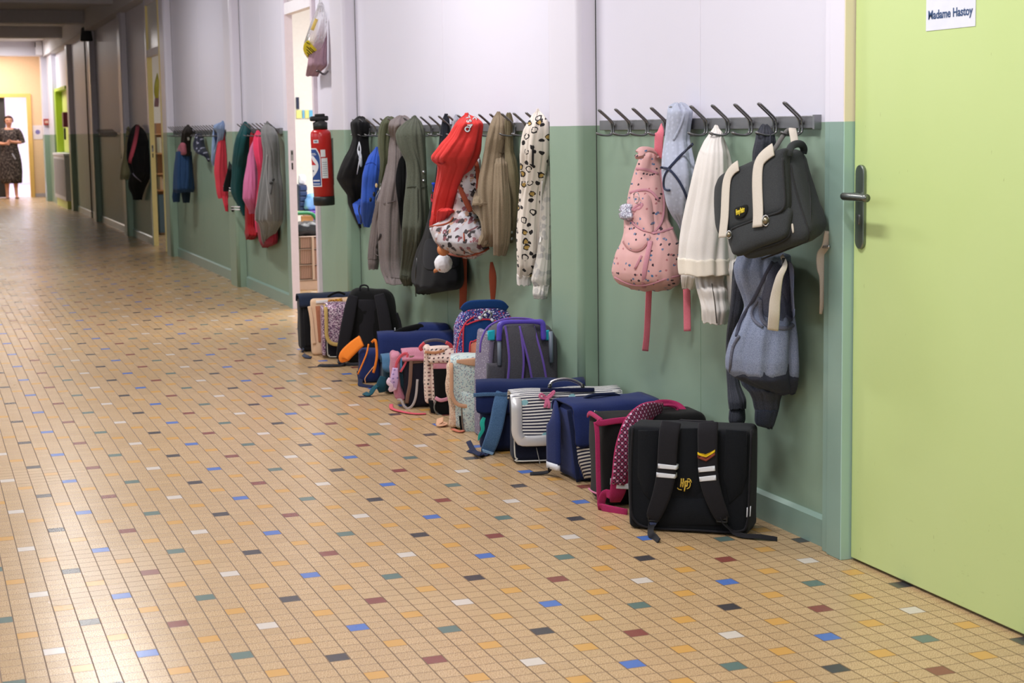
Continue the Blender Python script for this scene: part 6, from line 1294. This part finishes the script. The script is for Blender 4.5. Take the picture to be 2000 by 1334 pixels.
# ================================================================ FAR CORRIDOR
r_ = empty('radiator_cabinet', (1.165, 24.0, 0), 'pale grey boxed radiator under the lime framed opening at the far end', 'radiator')
MB().box(-.055, .06, -1.05, 1.05, .13, .86).build('casing', plain((206, 202, 204), .5), r_, bevel=.01)
for k in range(14): MB().box(-.060, -.055, -.98 + k * .145, -.89 + k * .145, .2, .8).build('slot', plain((180, 176, 178), .5), r_)
MB().box(-.03, .055, -1.0, 1.0, 0, .13).build('plinth', M_LIME3, r_)
r_ = empty('loudspeaker', (1.13, 18.9, 2.46), 'small black loudspeaker fixed high on a pillar in the dim part', 'loudspeaker')
V, Fc = rbox(.15, .13, .19, .02, .04, fn=lambda x, y, z: (x * (1.15 - z * 2), y - .065, z)); mk('cabinet', V, Fc, BLK_P, r_); MB().box(.0, .09, -.02, .02, .07, .11).build('bracket', M_BLACKM, r_)
r_ = empty('emergency_light', (1.0, 26.3, 2.62), 'white emergency light unit under the ceiling beside the far arch', 'light')
MB().box(-.02, .09, -.14, .0, 0, .24).build('housing', M_WHITE, r_, bevel=.01); MB().box(-.035, -.02, -.12, -.02, .14, .23).build('lens', plain((70, 70, 76), .3), r_)
r_ = empty('alarm_call_point', (1.12, 26.45, 1.38), 'small red fire alarm call point on the far green pillar', 'alarm')
MB().box(-.05, .05, -.05, .0, 0, .11).build('case', plain((170, 40, 30), .4), r_, bevel=.006); MB().box(-.03, .03, -.056, -.05, .03, .08).build('glass', plain((220, 180, 160), .2), r_)
r_ = empty('hose_box', (1.16, 23.0, 1.22), 'dark red box with a black receiver hanging below near the lime opening', 'box')
MB().box(-.04, .07, -.10, .10, .10, .34).build('case', plain((140, 34, 40), .4), r_, bevel=.006); MB().box(-.03, .0, -.03, .03, -.10, .09).build('receiver', BLK_P, r_, bevel=.01)
r_ = tag(MB().box(-.09, .09, -.002, 0, 0, .27).build('wall_notice', plain((236, 224, 226), .7)), 'white notice with a purple emblem on the orange far wall', 'notice'); r_.location = (1.125, 28.796, 1.12)
V, Fc = loft([[(.045 * math.cos(a), -.004, .14 + .045 * math.sin(a)) for a in [2 * PI * k / 20 for k in range(20)]], [(.045 * math.cos(a), -.0025, .14 + .045 * math.sin(a)) for a in [2 * PI * k / 20 for k in range(20)]]]); mk('emblem', V, Fc, plain((130, 120, 180), .6), r_, False)
V, Fc = sweep([(1.215, 19.95, 0), (1.215, 19.95, 2.6)], .011, n=10, sm=1); struct(mk('trim_90', V, Fc, plain((104, 84, 78), .5, name='brown_pipe')))

# ================================================================ PERSON
SKIN = plain((214, 150, 122), .5, name='skin', var=.05)
pr_ = empty('person', (.565, 28.3, 0), 'person in a dark mid-calf dress with hands held together, walking in from the far doorway', 'person')
J = []; E = []
def jn(co, r, par=None):
    J.append((co, r)); i = len(J) - 1
    if par is not None: E.append((par, i))
    return i
pel = jn((0, 0, .84), .115); sp1 = jn((0, .005, .98), .10, pel); ch = jn((0, .005, 1.16), .115, sp1); ch2 = jn((0, .01, 1.27), .095, ch); nk = jn((.0, .01, 1.345), .045, ch2); nk2 = jn((.002, .0, 1.385), .045, nk)
hd0 = jn((.003, -.008, 1.425), .066, nk2); hd1 = jn((.003, .0, 1.49), .078, hd0); jn((.003, .004, 1.545), .055, hd1); nse = jn((.003, -.092, 1.465), .010, hd0)
for s in (-1, 1):
    sh_ = jn((s * .155, .01, 1.285), .052, ch2); el = jn((s * .225, .01, 1.06), .040, sh_); wr_ = jn((s * .085 - .02, -.17, 1.055 + (.02 if s > 0 else -.01)), .024, el)
    pm = jn((s * .035 - .03, -.205, 1.06 + (.025 if s > 0 else -.012)), .026, wr_)
    for k, (dx, dz, L_) in enumerate(((-.048, .022, .9), (-.054, .008, 1), (-.052, -.006, .95), (-.044, -.020, .8))):
        a = jn((s * .035 - .03 + s * dx * .6, -.222, 1.06 + (.025 if s > 0 else -.012) + dz), .0095, pm); jn((s * .035 - .03 + s * dx * 1.1, -.212, 1.055 + (.025 if s > 0 else -.012) + dz * 1.05), .008, a)
    a = jn((s * .035 - .03 - s * .008, -.225, 1.085 + (.025 if s > 0 else -.012)), .010, pm); jn((s * .02 - .03 - s * .01, -.235, 1.105 + (.025 if s > 0 else -.012)), .008, a)
    hp_ = jn((s * .085, 0, .76), .088, pel); kn = jn((s * .08, -.02 * s, .44), .056, hp_); cf = jn((s * .078, .01, .30), .050, kn); ak = jn((s * .078, .02 - .03 * s, .075), .032, cf); hl = jn((s * .078, .045 - .03 * s, .030), .026, ak); jn((s * .085, -.07 - .03 * s, .028), .030, ak); jn((s * .09, -.125 - .03 * s, .020), .019, len(J) - 1)
me = bpy.data.meshes.new('body'); me.from_pydata([j[0] for j in J], E, []); me.materials.append(SKIN)
bo = bpy.data.objects.new('body', me); COL.objects.link(bo); bo.parent = pr_
bo.modifiers.new('skin', 'SKIN'); bo.modifiers['skin'].use_smooth_shade = True
for v, j in zip(me.skin_vertices[0].data, J): v.radius = (j[1], j[1])
me.skin_vertices[0].data[0].use_root = True
sb = bo.modifiers.new('sub', 'SUBSURF'); sb.levels = 2; sb.render_levels = 2
def tdress():
    t = NT('dark_patterned_dress'); n = t.noise(38, 3, .7); c = t.ramp(n, [(.40, s2l((40, 34, 34))), (.52, s2l((62, 54, 52))), (.60, s2l((120, 106, 100)))]); return t.fin(c, .9, 0, .2)
DR = tdress(); rings = []
prof = [(1.345, .075, .06), (1.335, .13, .075), (1.31, .178, .088), (1.27, .185, .10), (1.20, .165, .118), (1.10, .150, .125), (1.0, .150, .125), (.9, .168, .135), (.8, .190, .145), (.65, .205, .155), (.5, .205, .155), (.38, .195, .15), (.29, .185, .145)]
for z, a, b_ in prof:
    k = max(0, (1.0 - z)); rg = []
    for j in range(48):
        th_ = 2 * PI * j / 48; f = 1 + k * .07 * math.sin(7 * th_ + z * 3) + k * .04 * math.sin(13 * th_)
        zz = z - (.055 * max(0, -math.sin(th_)) ** 4 if z > 1.33 else 0); rg.append((a * f * math.cos(th_), b_ * f * math.sin(th_) + .008, zz))
    rings.append(rg)
rings.append([(x * .93, y * .93, z + .01) for x, y, z in rings[-1]])
V, Fc = loft(rings, cap=False); mk('dress', V, Fc, DR, pr_)
for s in (-1, 1):
    V, Fc = sweep([(s * .13, .01, 1.30), (s * .175, .01, 1.24), (s * .215, .012, 1.13), (s * .235, .0, 1.055)], [.062, .066, .062, .058], n=14); mk('sleeve', V, Fc, DR, pr_)
    V, Fc = sweep([(s * .078, .06 - .03 * s, .012), (s * .08, .0 - .03 * s, .012), (s * .088, -.10 - .03 * s, .012), (s * .09, -.155 - .03 * s, .012)], [.03, .032, .038, .02], n=10, flat=.3, side=(1, 0, 0)); mk('sandal', V, Fc, plain((130, 84, 66), .6), pr_)
HAIR = plain((96, 66, 58), .6, name='brown_hair'); rings = []
for i in range(13):
    th_ = PI * .62 * i / 12; rg = []
    for j in range(24):
        ph = 2 * PI * j / 24; cut = 1.0 if math.sin(ph) > -.15 else max(0.0, 1 - (th_ - .75) * 2.2) if th_ > .75 else 1
        T = th_ if cut >= 1 else min(th_, .80); rg.append((.003 + .088 * math.sin(T) * math.cos(ph), .004 + .096 * math.sin(T) * math.sin(ph), 1.485 + .098 * math.cos(T)))
    rings.append(rg)
V, Fc = loft(rings, cap=False); mk('hair', V, Fc, HAIR, pr_)
for s in (-1, 1):
    V, Fc = sweep([(.003 + s * (.032 + .02 * math.cos(a)), -.086, 1.492 + .014 * math.sin(a)) for a in [2 * PI * k / 12 for k in range(12)]], .0025, n=5, sm=1, closed=True); mk('glasses_rim', V, Fc, M_BLACKM, pr_)
    V, Fc = sweep([(.003 + s * .032, -.072, 1.492), (.003 + s * .032, -.082, 1.492)], .009, n=8, sm=1); mk('eye', V, Fc, plain((60, 40, 34), .3), pr_)
V, Fc = sweep([(-.022, -.078, 1.437), (.003, -.086, 1.434), (.028, -.078, 1.437)], [.004, .006, .004], n=6, flat=.7); mk('mouth', V, Fc, plain((176, 84, 80), .5), pr_)
V, Fc = sweep([(.03, -.15, .86), (.06, -.155, .80), (.085, -.15, .75)], .010, n=6, flat=.3, side=(1, 0, 0)); mk('dress_ribbon', V, Fc, plain((190, 188, 200), .6), pr_)
